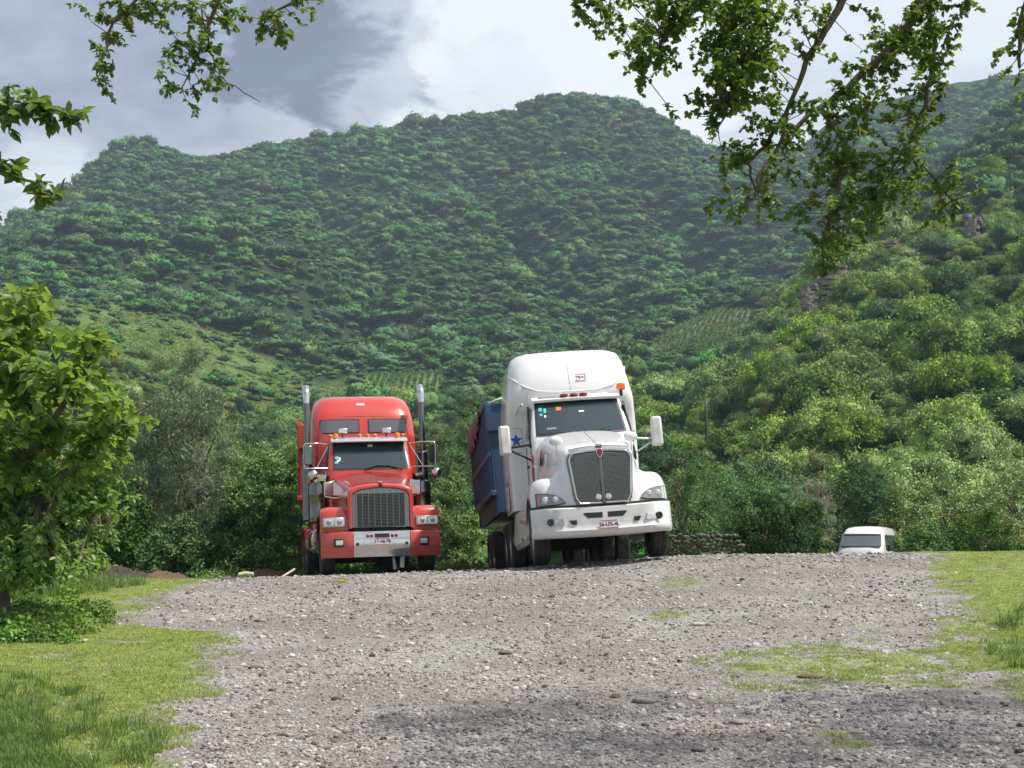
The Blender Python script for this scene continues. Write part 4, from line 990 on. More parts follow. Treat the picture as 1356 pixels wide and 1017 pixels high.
for cx0, cy0, rx0, ry0, cnt in ((-10, 985, 75, 50, 1000), (20, 1030, 110, 26, 700), (170, 990, 45, 30, 60), (10, 925, 60, 30, 110), (95, 950, 50, 40, 90), (1345, 850, 40, 40, 60), (15, 782, 90, 14, 500), (130, 776, 60, 7, 120), (90, 780, 60, 12, 150)):
    for _ in range(cnt):
        a = random.uniform(0, 6.28); q = math.sqrt(random.random()); px = cx0 + math.cos(a) * q * rx0; py = cy0 + math.sin(a) * q * ry0
        for Y in np.arange(8.8, 26.5, 0.15):                                   # where this sight line meets the ground
            p = at(px, py, Y)
            if p.z <= gz(p.x, p.y): P_.append((p.x, p.y + random.uniform(-.08, .08), gz(p.x, p.y))); break
P_ = np.array(P_); n = len(P_); rot = np.zeros((n, 3)); rot[:, 2] = RNG.uniform(0, 6.28, n); s_ = RNG.uniform(.5, 1.2, n) * np.where(P_[:, 1] > 16, 1.3, 0.8)
scatter('long_grass', M['grass_long'], P_, rot, np.stack([s_] * 3, 1), RNG.integers(0, 5, n), long_src)
# weeds and low plants along the edge of the yard behind the grass
weed_src = [crown('edge_weed_mesh', 760 + k, M['leaf_bright'], (.7, .7, 0.7), 8, 300, 0.15, 'bush', 0.4, 0.05, clump_r=0.35, core=0) for k in range(3)]
P_ = []; s_ = []
for _ in range(420):
    Y = random.uniform(33, 46); px = random.uniform(90, 640); x = at(px, 740, Y).x
    P_.append((x, Y, gz(x, Y) - 0.02)); s_.append(random.uniform(.12, .42))
for _ in range(110):
    Y = random.gauss(18.6, 1.0); px = random.gauss(25, 52); x = at(px, 740, Y).x; P_.append((x, Y, gz(x, Y) - 0.02)); s_.append(random.uniform(.10, .32))
for _ in range(34):
    Y = random.uniform(16.4, 17.6); px = random.gauss(12, 34); x = at(px, 740, Y).x; P_.append((x, Y, gz(x, Y) - 0.02)); s_.append(random.uniform(.2, .42))
for _ in range(90):
    Y = random.uniform(38, 46); px = random.uniform(860, 1110); x = at(px, 740, Y).x; P_.append((x, Y, gz(x, Y) - 0.02)); s_.append(random.uniform(.15, .45))
for _ in range(60):
    Y = random.uniform(36, 44); px = random.uniform(575, 640); x = at(px, 740, Y).x; P_.append((x, Y, gz(x, Y) - 0.02)); s_.append(random.uniform(.25, .6))
P_ = np.array(P_); s_ = np.array(s_); n = len(P_); rot = np.zeros((n, 3)); rot[:, 2] = RNG.uniform(0, 6.28, n)
scatter('undergrowth', M['leaf_bright'], P_, rot, np.stack([s_] * 3, 1), RNG.integers(0, 3, n), weed_src)

# stones large enough to be pointed at
def on_ground(px, py):
    for Y in np.arange(8.8, 30, 0.05):
        p = at(px, py, Y)
        if p.z <= gz(p.x, p.y): return p
    return at(px, py, 27)
M['stone_brown'] = principled('stone_brown', (0.17, 0.115, 0.085), 0.9, bump=(14, .6, .02), vary=(9, (0.09, .07, .06), .7))
M['stone_grey'] = principled('stone_grey', (0.27, 0.25, 0.235), 0.9, bump=(14, .6, .02), vary=(9, (0.16, .145, .135), .7))
M['stone_dark'] = principled('stone_dark', (0.10, 0.09, 0.085), 0.9, bump=(14, .6, .02), vary=(9, (0.2, .18, .17), .6))
M['stone_pale'] = principled('stone_pale', (0.46, 0.43, 0.40), 0.9, bump=(14, .6, .02), vary=(9, (0.3, .28, .26), .7))
for i, (px, py, wpx, mk, lab) in enumerate((
    (1073, 899, 32, 'brown', 'flat brown stone in the middle of the sparse green patch'),
    (446, 927, 15, 'dark', 'dark angular stone at the grassy edge of the gravel below the red truck'),
    (338, 886, 22, 'dark', 'dark low stone cluster lump at the tip of the turf'),
    (670, 866, 24, 'brown', 'thin dark brown flat stone on open gravel below the white truck'),
    (376, 976, 13, 'dark', 'small black stone standing up in the gravel near the long grass'),
    (280, 823, 15, 'pale', 'pale grey stone on the gravel tongue between two strips of turf'),
    (345, 823, 20, 'grey', 'wide grey stone next to the pale stone on the gravel tongue'),
    (926, 828, 22, 'pale', 'pale flat stone half sunk in the gravel below the yellowish tuft'),
    (853, 931, 34, 'grey', 'long flat grey slab lying in the gravel near the green patch'),
    (1172, 941, 20, 'pale', 'rounded pale stone in the dark gravel past the brown stone'),
    (925, 995, 26, 'grey', 'grey flat stone in the shaded gravel at the bottom edge'),
    (980, 958, 30, 'grey', 'long flat slab of stone lying across the shaded gravel'),
    (1135, 972, 24, 'grey', 'grey stone beside the small green tuft in the shaded gravel'),
    (815, 925, 14, 'brown', 'small reddish stone close to the long flat grey slab'),
    (502, 845, 20, 'pale', 'flat whitish stone on the pale gravel below the red truck bumper'),
    (732, 791, 11, 'dark', 'dark stone on the gravel crest in front of the white truck'),
    (575, 815, 9, 'dark', 'small dark stone on the gravel between the two trucks'),
    (300, 768, 14, 'dark', 'dark flat stone on the turf tip beside the red truck'))):
    p = on_ground(px, py); r_ = wpx * p.y / F_PX / 2
    me = stone_mesh('stone_mesh', 800 + i, M['stone_' + mk], 0.26 if wpx > 18 else 0.6, 2)
    o = link('stone', me); o.scale = (r_ * 1.1, r_ * 0.8, r_); o.location = (p.x, p.y, gz(p.x, p.y) + r_ * .12); o.rotation_euler = (0, 0, random.uniform(-.4, .4)); tag(o, lab, 'stone')

# ------------------------------------------------------------------ vehicles
M['red'] = principled('red_paint', (0.50, 0.036, 0.022), 0.24, coat=1.0, vary=(2.2, (0.32, 0.04, 0.03), 0.35), dust=0.35)
M['white'] = principled('white_paint', (0.70, 0.70, 0.71), 0.25, coat=0.7, vary=(1.6, (0.62, 0.61, 0.58), 0.45), dust=0.7)
M['chrome'] = principled('chrome', (0.70, 0.70, 0.70), 0.10, 1.0, vary=(5, (0.5, 0.48, 0.45), 0.5), dust=0.35)
M['chrome_dark_reflect'] = principled('chrome_dark_reflect', (0.19, 0.20, 0.185), 0.15, 1.0, vary=(5, (0.2, 0.2, 0.18), 0.5))  # chrome with the dark reflection of trees put into its base colour
M['steel'] = principled('brushed_steel', (0.50, 0.50, 0.49), 0.32, 1.0, vary=(6, (0.35, .33, .3), .6))
M['black'] = principled('black_plastic', (0.014, 0.014, 0.015), 0.5)
M['chassis'] = principled('chassis_black', (0.012, 0.012, 0.012), 0.8, vary=(5, (0.05, 0.042, 0.035), .8))
M['rubber'] = principled('tyre_rubber', (0.022, 0.021, 0.021), 0.85, bump=(30, .4, .01), vary=(6, (0.10, 0.085, 0.07), 0.7))
M['glass'] = principled('window_glass', (0.034, 0.052, 0.060), 0.06, spec=0.5)
M['glass_grey'] = principled('skylight_glass', (0.10, 0.105, 0.12), 0.08, spec=0.9)
M['amber'] = principled('amber_lens', (0.75, 0.20, 0.01), 0.25, coat=.5)
M['redlens'] = principled('red_lens', (0.28, 0.015, 0.02), 0.25, coat=.5)
M['lens'] = principled('lamp_lens', (0.55, 0.57, 0.60), 0.12, 0.4, coat=1.0)
M['lamp_bowl'] = principled('lamp_bowl', (0.30, 0.29, 0.29), 0.2, 0.6, coat=1.0)
M['blue'] = principled('blue_paint', (0.030, 0.080, 0.165), 0.45, vary=(1.6, (0.05, 0.07, 0.10), 0.6))
M['blue_decal'] = principled('blue_decal', (0.02, 0.07, 0.36), 0.4)
M['rust_red'] = principled('trailer_red', (0.40, 0.045, 0.028), 0.5, vary=(1.6, (0.17, 0.05, 0.035), 0.7))
M['tarp'] = principled('tarp_cloth', (0.20, 0.115, 0.10), 0.9, vary=(3, (0.13, .07, .065), .8), bump=(5, .6, .05))
M['plate'] = principled('plate_white', (0.74, 0.74, 0.76), 0.45)
M['plate_pink'] = principled('plate_band', (0.55, 0.17, 0.20), 0.5)
M['ink'] = principled('plate_ink', (0.02, 0.03, 0.07), 0.5)
M['sticker_cyan'] = principled('sticker_cyan', (0.10, 0.48, 0.52), 0.5)
M['sticker_white'] = principled('sticker_white', (0.72, 0.74, 0.74), 0.5)
M['sticker_orange'] = principled('sticker_orange', (0.60, 0.20, 0.07), 0.5)
M['decal_red'] = principled('decal_red', (0.55, 0.07, 0.05), 0.45)
M['decal_grey'] = principled('decal_grey', (0.42, 0.34, 0.34), 0.5)
M['seam'] = principled('seam_dark', (0.10, 0.08, 0.08), 0.7)

def ring(w_, yf, yr, z, rf=0.15, rr=0.12, c=0.0):
    p = []; xi = w_ - rf
    for k in range(7):
        x = -xi + 2 * xi * k / 6; p.append((x, yf + c * x * x, z))
    y0 = yf + c * xi * xi
    for k in (1, 2, 3):
        a = math.pi / 2 * k / 3; p.append((xi + rf * math.sin(a), y0 + rf * (1 - math.cos(a)), z))
    for t in (.33, .66): p.append((w_, y0 + rf + (yr - rr - y0 - rf) * t, z))
    for k in (0, 1, 2, 3):
        a = math.pi / 2 * k / 3; p.append((w_ - rr + rr * math.cos(a), yr - rr + rr * math.sin(a), z))
    for k in (1, 2): p.append((w_ - rr - 2 * (w_ - rr) * k / 3, yr, z))
    for k in (0, 1, 2, 3):
        a = math.pi / 2 * k / 3; p.append((-w_ + rr - rr * math.sin(a), yr - rr + rr * math.cos(a), z))
    for t in (.33, .66): p.append((-w_, yr - rr + (y0 + rf - yr + rr) * t, z))
    for k in (0, 1, 2):
        a = math.pi / 2 * k / 3; p.append((-w_ + rf - rf * math.cos(a), y0 + rf - rf * math.sin(a), z))
    return p
def mirror_rows(rows):
    return [[(-x, y, z) for x, y, z in r_[:0:-1]] + list(r_) for r_ in rows]
def text_mesh(s_, size):
    cu = bpy.data.curves.new('text', 'FONT'); cu.body = s_; cu.size = size; cu.align_x = 'CENTER'; cu.align_y = 'CENTER'; cu.extrude = 0.0015; cu.offset = 0.002; cu.resolution_u = 3
    o = bpy.data.objects.new('text', cu); COL.objects.link(o); dg = bpy.context.evaluated_depsgraph_get(); dg.update()
    me = bpy.data.meshes.new_from_object(o.evaluated_get(dg)); bpy.data.objects.remove(o); return me
def lettering(s_, size, loc, mat, parent, name='lettering', rot=(math.pi / 2, 0, 0)):
    me = text_mesh(s_, size); me.materials.clear(); me.materials.append(mat); o = link(name, me, parent); o.location = loc; o.rotation_euler = rot; return o
def wheel(parent, c, side, rim_mat, width=.28, rad=.52, inner=False):
    o = empty('wheel'); o.parent = parent; o.location = c
    h_ = width / 2
    prof = [(rad * .54, -h_ * .85), (rad * .62, -h_), (rad * .86, -h_ * 1.02), (rad * .965, -h_ * .92), (rad, -h_ * .72), (rad, -h_ * .35), (rad * .975, -h_ * .33), (rad * .975, -h_ * .25), (rad, -h_ * .23), (rad, h_ * .23), (rad * .975, h_ * .25), (rad * .975, h_ * .33), (rad, h_ * .35), (rad, h_ * .72), (rad * .965, h_ * .92), (rad * .86, h_ * 1.02), (rad * .62, h_), (rad * .54, h_ * .85)]
    b_ = MB(); b_.lathe(prof, (0, 0, 0), 'x', 36, side); b_.build('tyre', M['rubber'], o, smooth=45)
    b_ = MB()
    if not inner:
        b_.lathe([(rad * .555, h_ * .95), (rad * .57, h_ * .9), (rad * .53, h_ * .6), (rad * .5, h_ * .1), (rad * .36, h_ * .05), (rad * .26, h_ * .3), (rad * .2, h_ * .35), (rad * .19, h_ * .85), (rad * .12, h_ * .98), (0.001, h_ * 1.0)], (0, 0, 0), 'x', 28, side)
        for k in range(10):
            a = 2 * math.pi * k / 10; b_.lathe([(0.022, 0), (0.022, .05), (.001, .055)], (side * h_ * .28, math.cos(a) * rad * .3, math.sin(a) * rad * .3), 'x', 6, side)
    else:
        b_.lathe([(rad * .555, h_ * .9), (rad * .5, 0), (rad * .2, 0), (.001, 0)], (0, 0, 0), 'x', 20, side)
    b_.build('rim', rim_mat, o, smooth=40)
    return o
def patch(xs, zs, yfun, off, edge=None):
    """rows of points on the surface y = yfun(x, z), moved forward by off; edge(x index share, z) may reshape x"""
    return [[(x if edge is None else edge(x, z), yfun(x if edge is None else edge(x, z), z) - off, z) for x in xs] for z in zs]
def lin(a, b_, n): return [a + (b_ - a) * k / (n - 1) for k in range(n)]
def plate(parent, c, s_, tilt=0.0):
    o = MB().box((0, 0, 0), (.32, .008, .155)).build('licence_plate', M['plate'], parent, bevel=.004); o.location = c; o.rotation_euler = (tilt, 0, 0)
    MB().box((0, -.006, .066), (.30, .004, .02)).build('plate_band', M['plate_pink'], o); MB().box((0, -.006, -.062), (.30, .004, .024)).build('plate_band', M['plate_pink'], o)
    lettering(s_, .085, (0, -.0065, .002), M['ink'], o)
    return o

# ---- red truck
def red_truck(loc, rot):
    t = tag(empty('semi_truck', loc, rot), 'red semi truck with chrome grille, tall twin exhaust stacks and a rounded sleeper roof', 'truck')
    # bumper
    def by(x): ax = abs(x); return 0.0 + (max(0, ax - .62) / .6) ** 1.6 * .26
    def bump_rows(xs): return [[(x, by(x) + dy, z) for x in xs] for z, dy in ((.34, .07), (.40, .02), (.60, 0), (.80, .0), (.86, .035))]
    MB().slab(bump_rows(lin(-.575, .575, 7)), (0, .10, 0)).build('bumper', M['chrome'], t, smooth=35, bevel=.006)
    for s in (-1, 1):
        xs = lin(.58 * s, 1.22 * s, 8); xs = sorted(xs)
        b_ = MB().slab(bump_rows(xs), (0, .10, 0)); e = b_.build('bumper_end', M['red'], t, smooth=35, bevel=.008)
        xl = .86 * s; MB().box((xl, by(xl) - .004, .64), (.22, .03, .17), (0, 0, -s * -.12)).build('fog_lamp_recess', M['black'], t, bevel=.012)
        f = MB().box((xl, by(xl) - .018, .64), (.15, .03, .10), (0, 0, s * .12)).build('fog_lamp', M['lens'], t, bevel=.015)
        b_ = MB(); b_.lathe([(.034, 0), (.030, .012), (.001, .012)], (.50 * s, -.001, .60), 'y', 14, -1); b_.build('tow_hole', M['black'], t)
        for k in (0, 1):
            b_ = MB(); b_.lathe([(.035, 0), (.035, .012), (.024, .024), (.001, .028)], ((.21 + .078 * k) * s, -.002, .765), 'y', 14, -1); b_.build('marker_lamp', M['redlens'], t)
    MB().box((0, -.006, .765), (.30, .014, .085)).build('number_panel', principled('navy_panel', (0.02, 0.018, 0.05), .5), t, bevel=.004)
    plate(t, (0.01, -.012, .645), '17-AE-7B')
    # hood
    rows = []
    for y, w2, zt, zb in ((.20, .575, 1.70, .95), (.10, .58, 1.705, .94), (.085, .60, 1.735, .93), (.09, .65, 1.775, .92), (.11, .668, 1.795, .92), (.20, .672, 1.82, .92), (.55, .69, 1.90, .95), (1.2, .77, 2.04, 1.0), (1.9, .86, 2.20, 1.0), (1.96, .865, 2.21, 1.0)):
        rows.append([(0, y, zt + .035), (.03, y, zt + .03), (w2 * .55, y, zt + .012), (w2 * .84, y, zt - .035), (w2 * .97, y, zt - .09), (w2, y, zt - .17), (w2, y, (zt + zb) / 2), (w2, y, zb)])
    MB().grid(mirror_rows(rows)).build('hood', M['red'], t, subsurf=2)
    MB().tube([(0, .3, 1.868), (0, .8, 1.985), (0, 1.85, 2.222)], .007, 6).build('hood_seam', M['seam'], t)
    # grille
    def arch(x): return 1.755 - .05 * (x / .585) ** 2 - max(0, abs(x) - .5) * .5
    xo = lin(-.585, .585, 13)
    poly = [(-.585, .94), (.585, .94)] + [(x, arch(x)) for x in xo[::-1]]
    MB().prism(poly, (0, .13, 0), (1, 0, 0), (0, 0, 1), (0, .05, 0)).build('grille_surround', M['chrome_dark_reflect'], t, smooth=25, bevel=.008)
    g_ = MB().box((0, .122, 1.29), (.99, .012, .67)).build('grille_opening', M['black'], t)
    b_ = MB()
    for k in range(22): b_.box((0, .104, .972 + .0295 * k), (1.0, .014, .0065))
    b_.build('grille_bars', M['chrome_dark_reflect'], g_, smooth=0)['kind'] = 'stuff'
    for k in range(9):
        x = -.5 + 1.0 * k / 8; MB().box((x, .098, 1.30), (.011 if 0 < k < 8 else .03, .02, .70)).build('grille_upright', M['chrome_dark_reflect'], g_)
    for k in range(7):
        MB().box((-.375 + .125 * k, .11, 1.655), (.014, .02, .055)).build('grille_prong', M['chrome'], g_, bevel=.003)
    b_ = MB(); b_.ellipsoid((0, .10, 1.80), (.042, .022, .055)); b_.build('hood_emblem', principled('emblem_red', (.12, .02, .03), .3, .5), t, smooth=180)
    MB().box((0, .17, 1.868), (.10, .07, .022)).build('emblem_cap', M['chrome'], t, bevel=.008)
    # fenders, head lamps, wheels
    for s in (-1, 1):
        prof = [(.26, .87), (.25, 1.0), (.25, 1.18), (.27, 1.30), (.36, 1.375), (.60, 1.405), (.95, 1.415), (1.25, 1.40), (1.5, 1.30), (1.70, 1.08), (1.80, .80)]
        rows = []
        for y, z in prof:
            cy, cz_w = 1.12, .54; dy, dz = cy - y, cz_w - z
            sh = .10 if z < 1.2 and y < .3 else 0
            rows.append([(s * .655, y - sh * .3, z - .03), (s * .80, y - .03, z), (s * 1.0, y, z + .005), (s * 1.13, y + .015, z - .005), (s * 1.205, y + .05 * (y < .4), z - .04 * (y > .3)), (s * 1.225, y + dy * .10, z + dz * .10), (s * 1.225, y + dy * .24, z + dz * .20)])
        MB().grid(rows, s < 0).build('fender', M['red'], t, subsurf=2)
        h_ = MB().box((s * .95, .20, 1.06), (.47, .10, .20)).build('headlamp_housing', M['steel'], t, bevel=.02)
        MB().box((s * .845, .148, 1.06), (.19, .022, .135)).build('headlamp', M['lens'] if s > 0 else M['lens'], h_, bevel=.02)
        MB().box((s * 1.06, .148, 1.06), (.19, .022, .135)).build('headlamp', M['lens'], h_, bevel=.02)
        b_ = MB(); b_.ellipsoid((s * .845, .14, 1.06), (.055, .015, .05)); b_.ellipsoid((s * 1.06, .14, 1.06), (.055, .015, .05)); b_.build('bulb', M['lamp_bowl'], h_, smooth=180)
        MB().tube([(s * 1.13, .42, 1.38), (s * 1.135, .42, 1.64)], .007, 6).build('fender_marker_rod', M['black'], t)
        wheel(t, (s * 1.04, 1.12, .52), s, M['chrome'])
        for y in (6.0, 7.35):
            wheel(t, (s * 1.08, y, .52), s, M['steel']); wheel(t, (s * .76, y, .52), s, M['steel'], inner=True)
        # air cleaner, tank, steps, exhaust stack
        b_ = MB(); b_.lathe([(.001, 0), (.15, .0), (.195, .04), (.195, .10), (.202, .11), (.202, .14), (.195, .15), (.195, .60), (.202, .61), (.202, .64), (.195, .65), (.195, .80), (.17, .87), (.09, .91), (.001, .92)], (s * 1.13, 2.25, 1.15), 'z', 28)
        b_.build('air_cleaner', M['chrome_dark_reflect'], t, smooth=40)
        b_ = MB(); b_.tube([(s * 1.13, 2.2, 2.04), (s * 1.08, 2.1, 2.13), (s * .95, 2.05, 2.10)], .09, 12); b_.build('intake_pipe', M['chrome'] if s < 0 else M['black'], t, smooth=50)
        MB().box((s * .93, 1.75, 1.86), (.22, .05, .30), (0, 0, -s * .25)).build('cowl_panel', M['chrome'], t, bevel=.012)
        MB().tube([(s * .72, 1.45, 1.62), (s * 1.02, 1.70, 1.69)], .018, 8).build('hood_latch_rod', M['chrome'], t)
        MB().box((s * .92, 1.78, 1.99), (.26, .09, .06), (0, .25 * s, -s * .25)).build('cowl_trim', M['chrome'], t, bevel=.012)
        b_ = MB(); b_.lathe([(.001, 0), (.30, 0), (.315, .02), (.315, 1.4), (.30, 1.42), (.001, 1.42)], (s * .98, 2.15, .80), 'y', 28); b_.build('fuel_tank', M['chrome'], t, smooth=40)
        for k in (0, 1): MB().box((s * 1.14, 2.75, .62 + .36 * k), (.30, .9, .05)).build('step', M['steel'], t, bevel=.01)
        b_ = MB(); b_.tube([(s * 1.30, 3.22, 1.2), (s * 1.30, 3.22, 3.92)], .066, 16); b_.build('exhaust_stack', M['chrome_dark_reflect'], t, smooth=60)
        b_ = MB(); b_.tube([(s * 1.30, 3.22, 3.90), (s * 1.30, 3.225, 4.02), (s * 1.30, 3.26, 4.13), (s * 1.30, 3.33, 4.22), (s * 1.30, 3.42, 4.27)], [.068, .074, .082, .086, .088], 16); b_.build('exhaust_tip', M['chrome'], t, smooth=60)
        b_ = MB(); b_.lathe([(.07, 0), (.115, .03), (.115, 1.5), (.07, 1.53)], (s * 1.30, 3.22, 1.25), 'z', 20); b_.build('heat_shield', M['chrome_dark_reflect'], t, smooth=40)
        # mirrors on tubular brackets
        xm = s * 1.40
        b_ = MB(); b_.tube([(s * .88, 2.28, 2.86), (s * 1.1, 2.15, 2.885), (xm, 2.05, 2.87), (xm + s * .03, 2.05, 2.84), (xm + s * .03, 2.05, 2.36), (xm, 2.05, 2.33), (s * 1.1, 2.12, 2.34), (s * .88, 2.2, 2.34)], .016, 8); b_.build('mirror_bracket', M['chrome'], t, smooth=60)
        MB().tube([(s * .90, 2.25, 2.82), (s * 1.16, 2.12, 2.35)], .012, 8).build('mirror_brace', M['chrome'], t, smooth=60)
        m_ = MB().box((0, 0, 0), (.19, .06, .42)).build('mirror', M['chrome_dark_reflect'] if s < 0 else M['black'], t, bevel=.02); m_.location = (xm - s * .05, 2.07, 2.62); m_.rotation_euler = (0, 0, .15 if s < 0 else 1.05)
        b_ = MB(); b_.lathe([(.001, -.06), (.06, -.05), (.105, -.015), (.115, .01), (.11, .02), (.001, .022)], (xm - s * .16 if s < 0 else xm + .04, 2.05, 2.19), 'y', 20); b_.build('round_mirror', M['chrome'], t, smooth=50)
        MB().tube([(xm, 2.07, 2.34), (xm - s * .06, 2.06, 2.28)], .012, 6).build('mirror_stalk', M['black'], t)
    MB().box((-1.28, 2.9, 2.12), (.07, .09, .10)).build('side_marker', M['amber'], t, bevel=.015)
    # cab
    yf = lambda z: 1.96 + max(0, z - 2.25) * .62
    rg = [ring(.90, 1.98, 3.45, 1.0, .08), ring(.925, 1.97, 3.45, 1.6, .08), ring(.925, 1.965, 3.45, 2.22, .08, .12, .06)]
    rg += [ring(.925 - (z - 2.22) * .10, yf(z), 3.45, z, .09, .12, .06) for z in (2.3, 2.6, 2.95)] + [ring(.83, 2.50, 3.45, 3.03, .12, .12, .06), ring(.74, 2.66, 3.40, 3.065, .12, .12, .06)]
    MB().loft(rg).build('cab', M['red'], t, smooth=35)
    ysurf = lambda x, z: yf(z) + .06 * x * x
    ed = lambda k: (lambda x, z: x * (1 - .10 * (z - 2.27)) * k)
    MB().slab(patch(lin(-.83, .83, 9), lin(2.285, 2.945, 5), ysurf, .008, ed(1.0)), (0, .006, 0)).build('windscreen_seal', M['black'], t)
    gl = MB().slab(patch(lin(-.79, .79, 9), lin(2.31, 2.92, 5), ysurf, .016, ed(1.0)), (0, .006, 0)).build('windscreen', M['glass'], t, smooth=60)
    MB().box((.02, yf(2.83) - .022, 2.83), (.11, .012, .06), (-.55, 0, 0)).build('rear_view_mirror', M['sticker_white'], gl)
    for x, z, w2, h2, mk in ((-.72, 2.56, .07, .07, 'sticker_cyan'), (-.70, 2.49, .05, .05, 'sticker_white'), (-.735, 2.45, .07, .05, 'sticker_cyan'), (-.66, 2.53, .03, .10, 'sticker_white')):
        MB().box((x, ysurf(x, z) - .022, z), (w2, .006, h2), (-.55, 0, 0)).build('windscreen_sticker', M[mk], gl)
    for x0, x1 in ((-.15, .42), (.70, .05)):
        MB().tube([(x0, ysurf(x0, 2.28) - .03, 2.285), ((x0 + x1) / 2, ysurf(.1, 2.36) - .035, 2.365), (x1, ysurf(x1, 2.36) - .03, 2.37 if x0 < 0 else 2.30)], .012, 6).build('wiper', M['black'], t)
    for s in (-1, 1):
        MB().box((s * .895, 2.85, 2.62), (.02, .72, .50), (0, -s * .10, 0)).build('door_window', M['glass'], t, bevel=.03)
        MB().tube([(s * .945, 2.38, 1.5), (s * .945, 2.38, 2.3)], .015, 6).build('grab_rail', M['chrome'], t)
    MB().slab([[(x, 2.12 + .07 * x * x, 2.915) for x in lin(-.84, .84, 9)], [(x, 2.20 + .07 * x * x, 2.965) for x in lin(-.84, .84, 9)], [(x, 2.34 + .07 * x * x, 3.015) for x in lin(-.83, .83, 9)], [(x, 2.56 + .07 * x * x, 3.06) for x in lin(-.80, .80, 9)]], (0, .02, -.022)).build('sun_visor', M['chrome_sky'], t, smooth=50)
    for x, kind in ((-.72, 'beacon'), (.64, 'beacon'), (-.18, 'm'), (0.0, 'm'), (.16, 'm'), (-.82, 'm'), (.78, 'm')):
        if kind == 'beacon':
            MB().lathe([(.001, 0), (.055, 0), (.055, .05), (.001, .05)], (x, 2.42, 2.98), 'z', 14).build('beacon_base', M['black'], t)
            MB().lathe([(.058, 0), (.058, .06), (.045, .10), (.001, .115)], (x, 2.42, 3.02), 'z', 16).build('beacon', M['amber'], t, smooth=50)
        else:
            b_ = MB(); b_.ellipsoid((x, 2.55, 3.085), (.052, .06, .034)); b_.build('roof_marker_lamp', M['amber'], t, smooth=180)
    for x in (-.55, .42):
        wl = MB().box((x, 2.62, 3.20), (.21, .10, .11)).build('work_lamp', M['steel'], t, bevel=.015); MB().box((x, 2.565, 3.195), (.18, .02, .075)).build('lamp_glass', M['lens'], wl, bevel=.01); MB().box((x, 2.63, 3.11), (.03, .05, .12)).build('lamp_bracket', M['black'], wl)
    # sleeper
    SL = [(1.0, 1.17, 3.46, .12), (2.2, 1.20, 3.46, .14), (2.9, 1.20, 3.43, .2), (3.15, 1.195, 3.40, .26), (3.60, 1.165, 3.50, .30), (3.85, 1.125, 3.66, .34), (4.05, 1.06, 3.86, .38), (4.16, .96, 4.10, .40), (4.205, .82, 4.4, .4)]
    MB().loft([ring(w2, y, 5.45 - max(0, z - 3.7) * .6, z, rf, .2, .05) for z, w2, y, rf in SL]).build('sleeper', M['red'], t, smooth=40)
    zs_, ys_ = [q[0] for q in SL], [q[2] for q in SL]
    sy = lambda x, z: float(np.interp(z, zs_, ys_)) + .05 * x * x + max(0, abs(x) - .86) ** 2 * 1.6
    for s in (-1, 1):
        e2 = lambda x, z: x - s * max(0, abs(x) - .5) * .10 * (z - 3.25) / .3
        xs = sorted(lin(.10 * s, 1.04 * s, 8))
        fr = MB().slab(patch(xs, lin(3.235, 3.565, 4), sy, .012, e2), (0, .008, 0)).build('sleeper_window_seal', M['black'], t, bevel=.0)
        xs = sorted(lin(.12 * s, 1.015 * s, 8))
        MB().slab(patch(xs, lin(3.255, 3.545, 4), sy, .02, e2), (0, .008, 0)).build('sleeper_window', M['glass_grey'], fr, smooth=60)
    MB().tube([(x, sy(x, 3.63) - .001, 3.63 - .03 * (x / 1.1) ** 2) for x in lin(-1.02, 1.02, 15)], .007, 5).build('roof_seam', M['seam'], t)
    MB().box((-.04, sy(0, 3.93) - .004, 3.93), (.18, .012, .075), (-.85, 0, 0)).build('roof_badge', M['sticker_white'], t, bevel=.01)
    # frame
    ch = MB(); ch.box((0, 4.8, .82), (.9, 8.2, .28)); ch.box((0, 1.12, .52), (1.8, .16, .16)); ch.box((0, 6.0, .52), (1.5, .2, .25)); ch.box((0, 7.35, .52), (1.5, .2, .25)); ch.box((0, .9, .95), (1.1, 1.4, .6)); ch.box((0, 3.2, 1.0), (1.6, 2.2, .4))
    ch.build('chassis', M['chassis'], t)
    b_ = MB(); b_.tube([(.33, .9, .35), (.36, .92, .10)], [.03, .05], 8); b_.build('hanging_hose', M['steel'], t)
    MB().box((.52, 1.0, .33), (.10, .10, .42), (0, .1, 0)).build('spring_hanger', M['steel'], t, bevel=.01)
    for s in (-1, 1):
        rows = [[(s * .72, 6.675 + math.cos(a) * 1.42, .52 + math.sin(a) * .72), (s * 1.26, 6.675 + math.cos(a) * 1.42, .52 + math.sin(a) * .72)] for a in lin(.25, 2.9, 12)]
        MB().slab(rows, (0, 0, .02)).build('rear_fender', M['red'] if s < 0 else M['steel'], t)
    return t
M['chrome_sky'] = principled('visor_metal', (0.74, 0.75, 0.78), 0.25, 0.85)
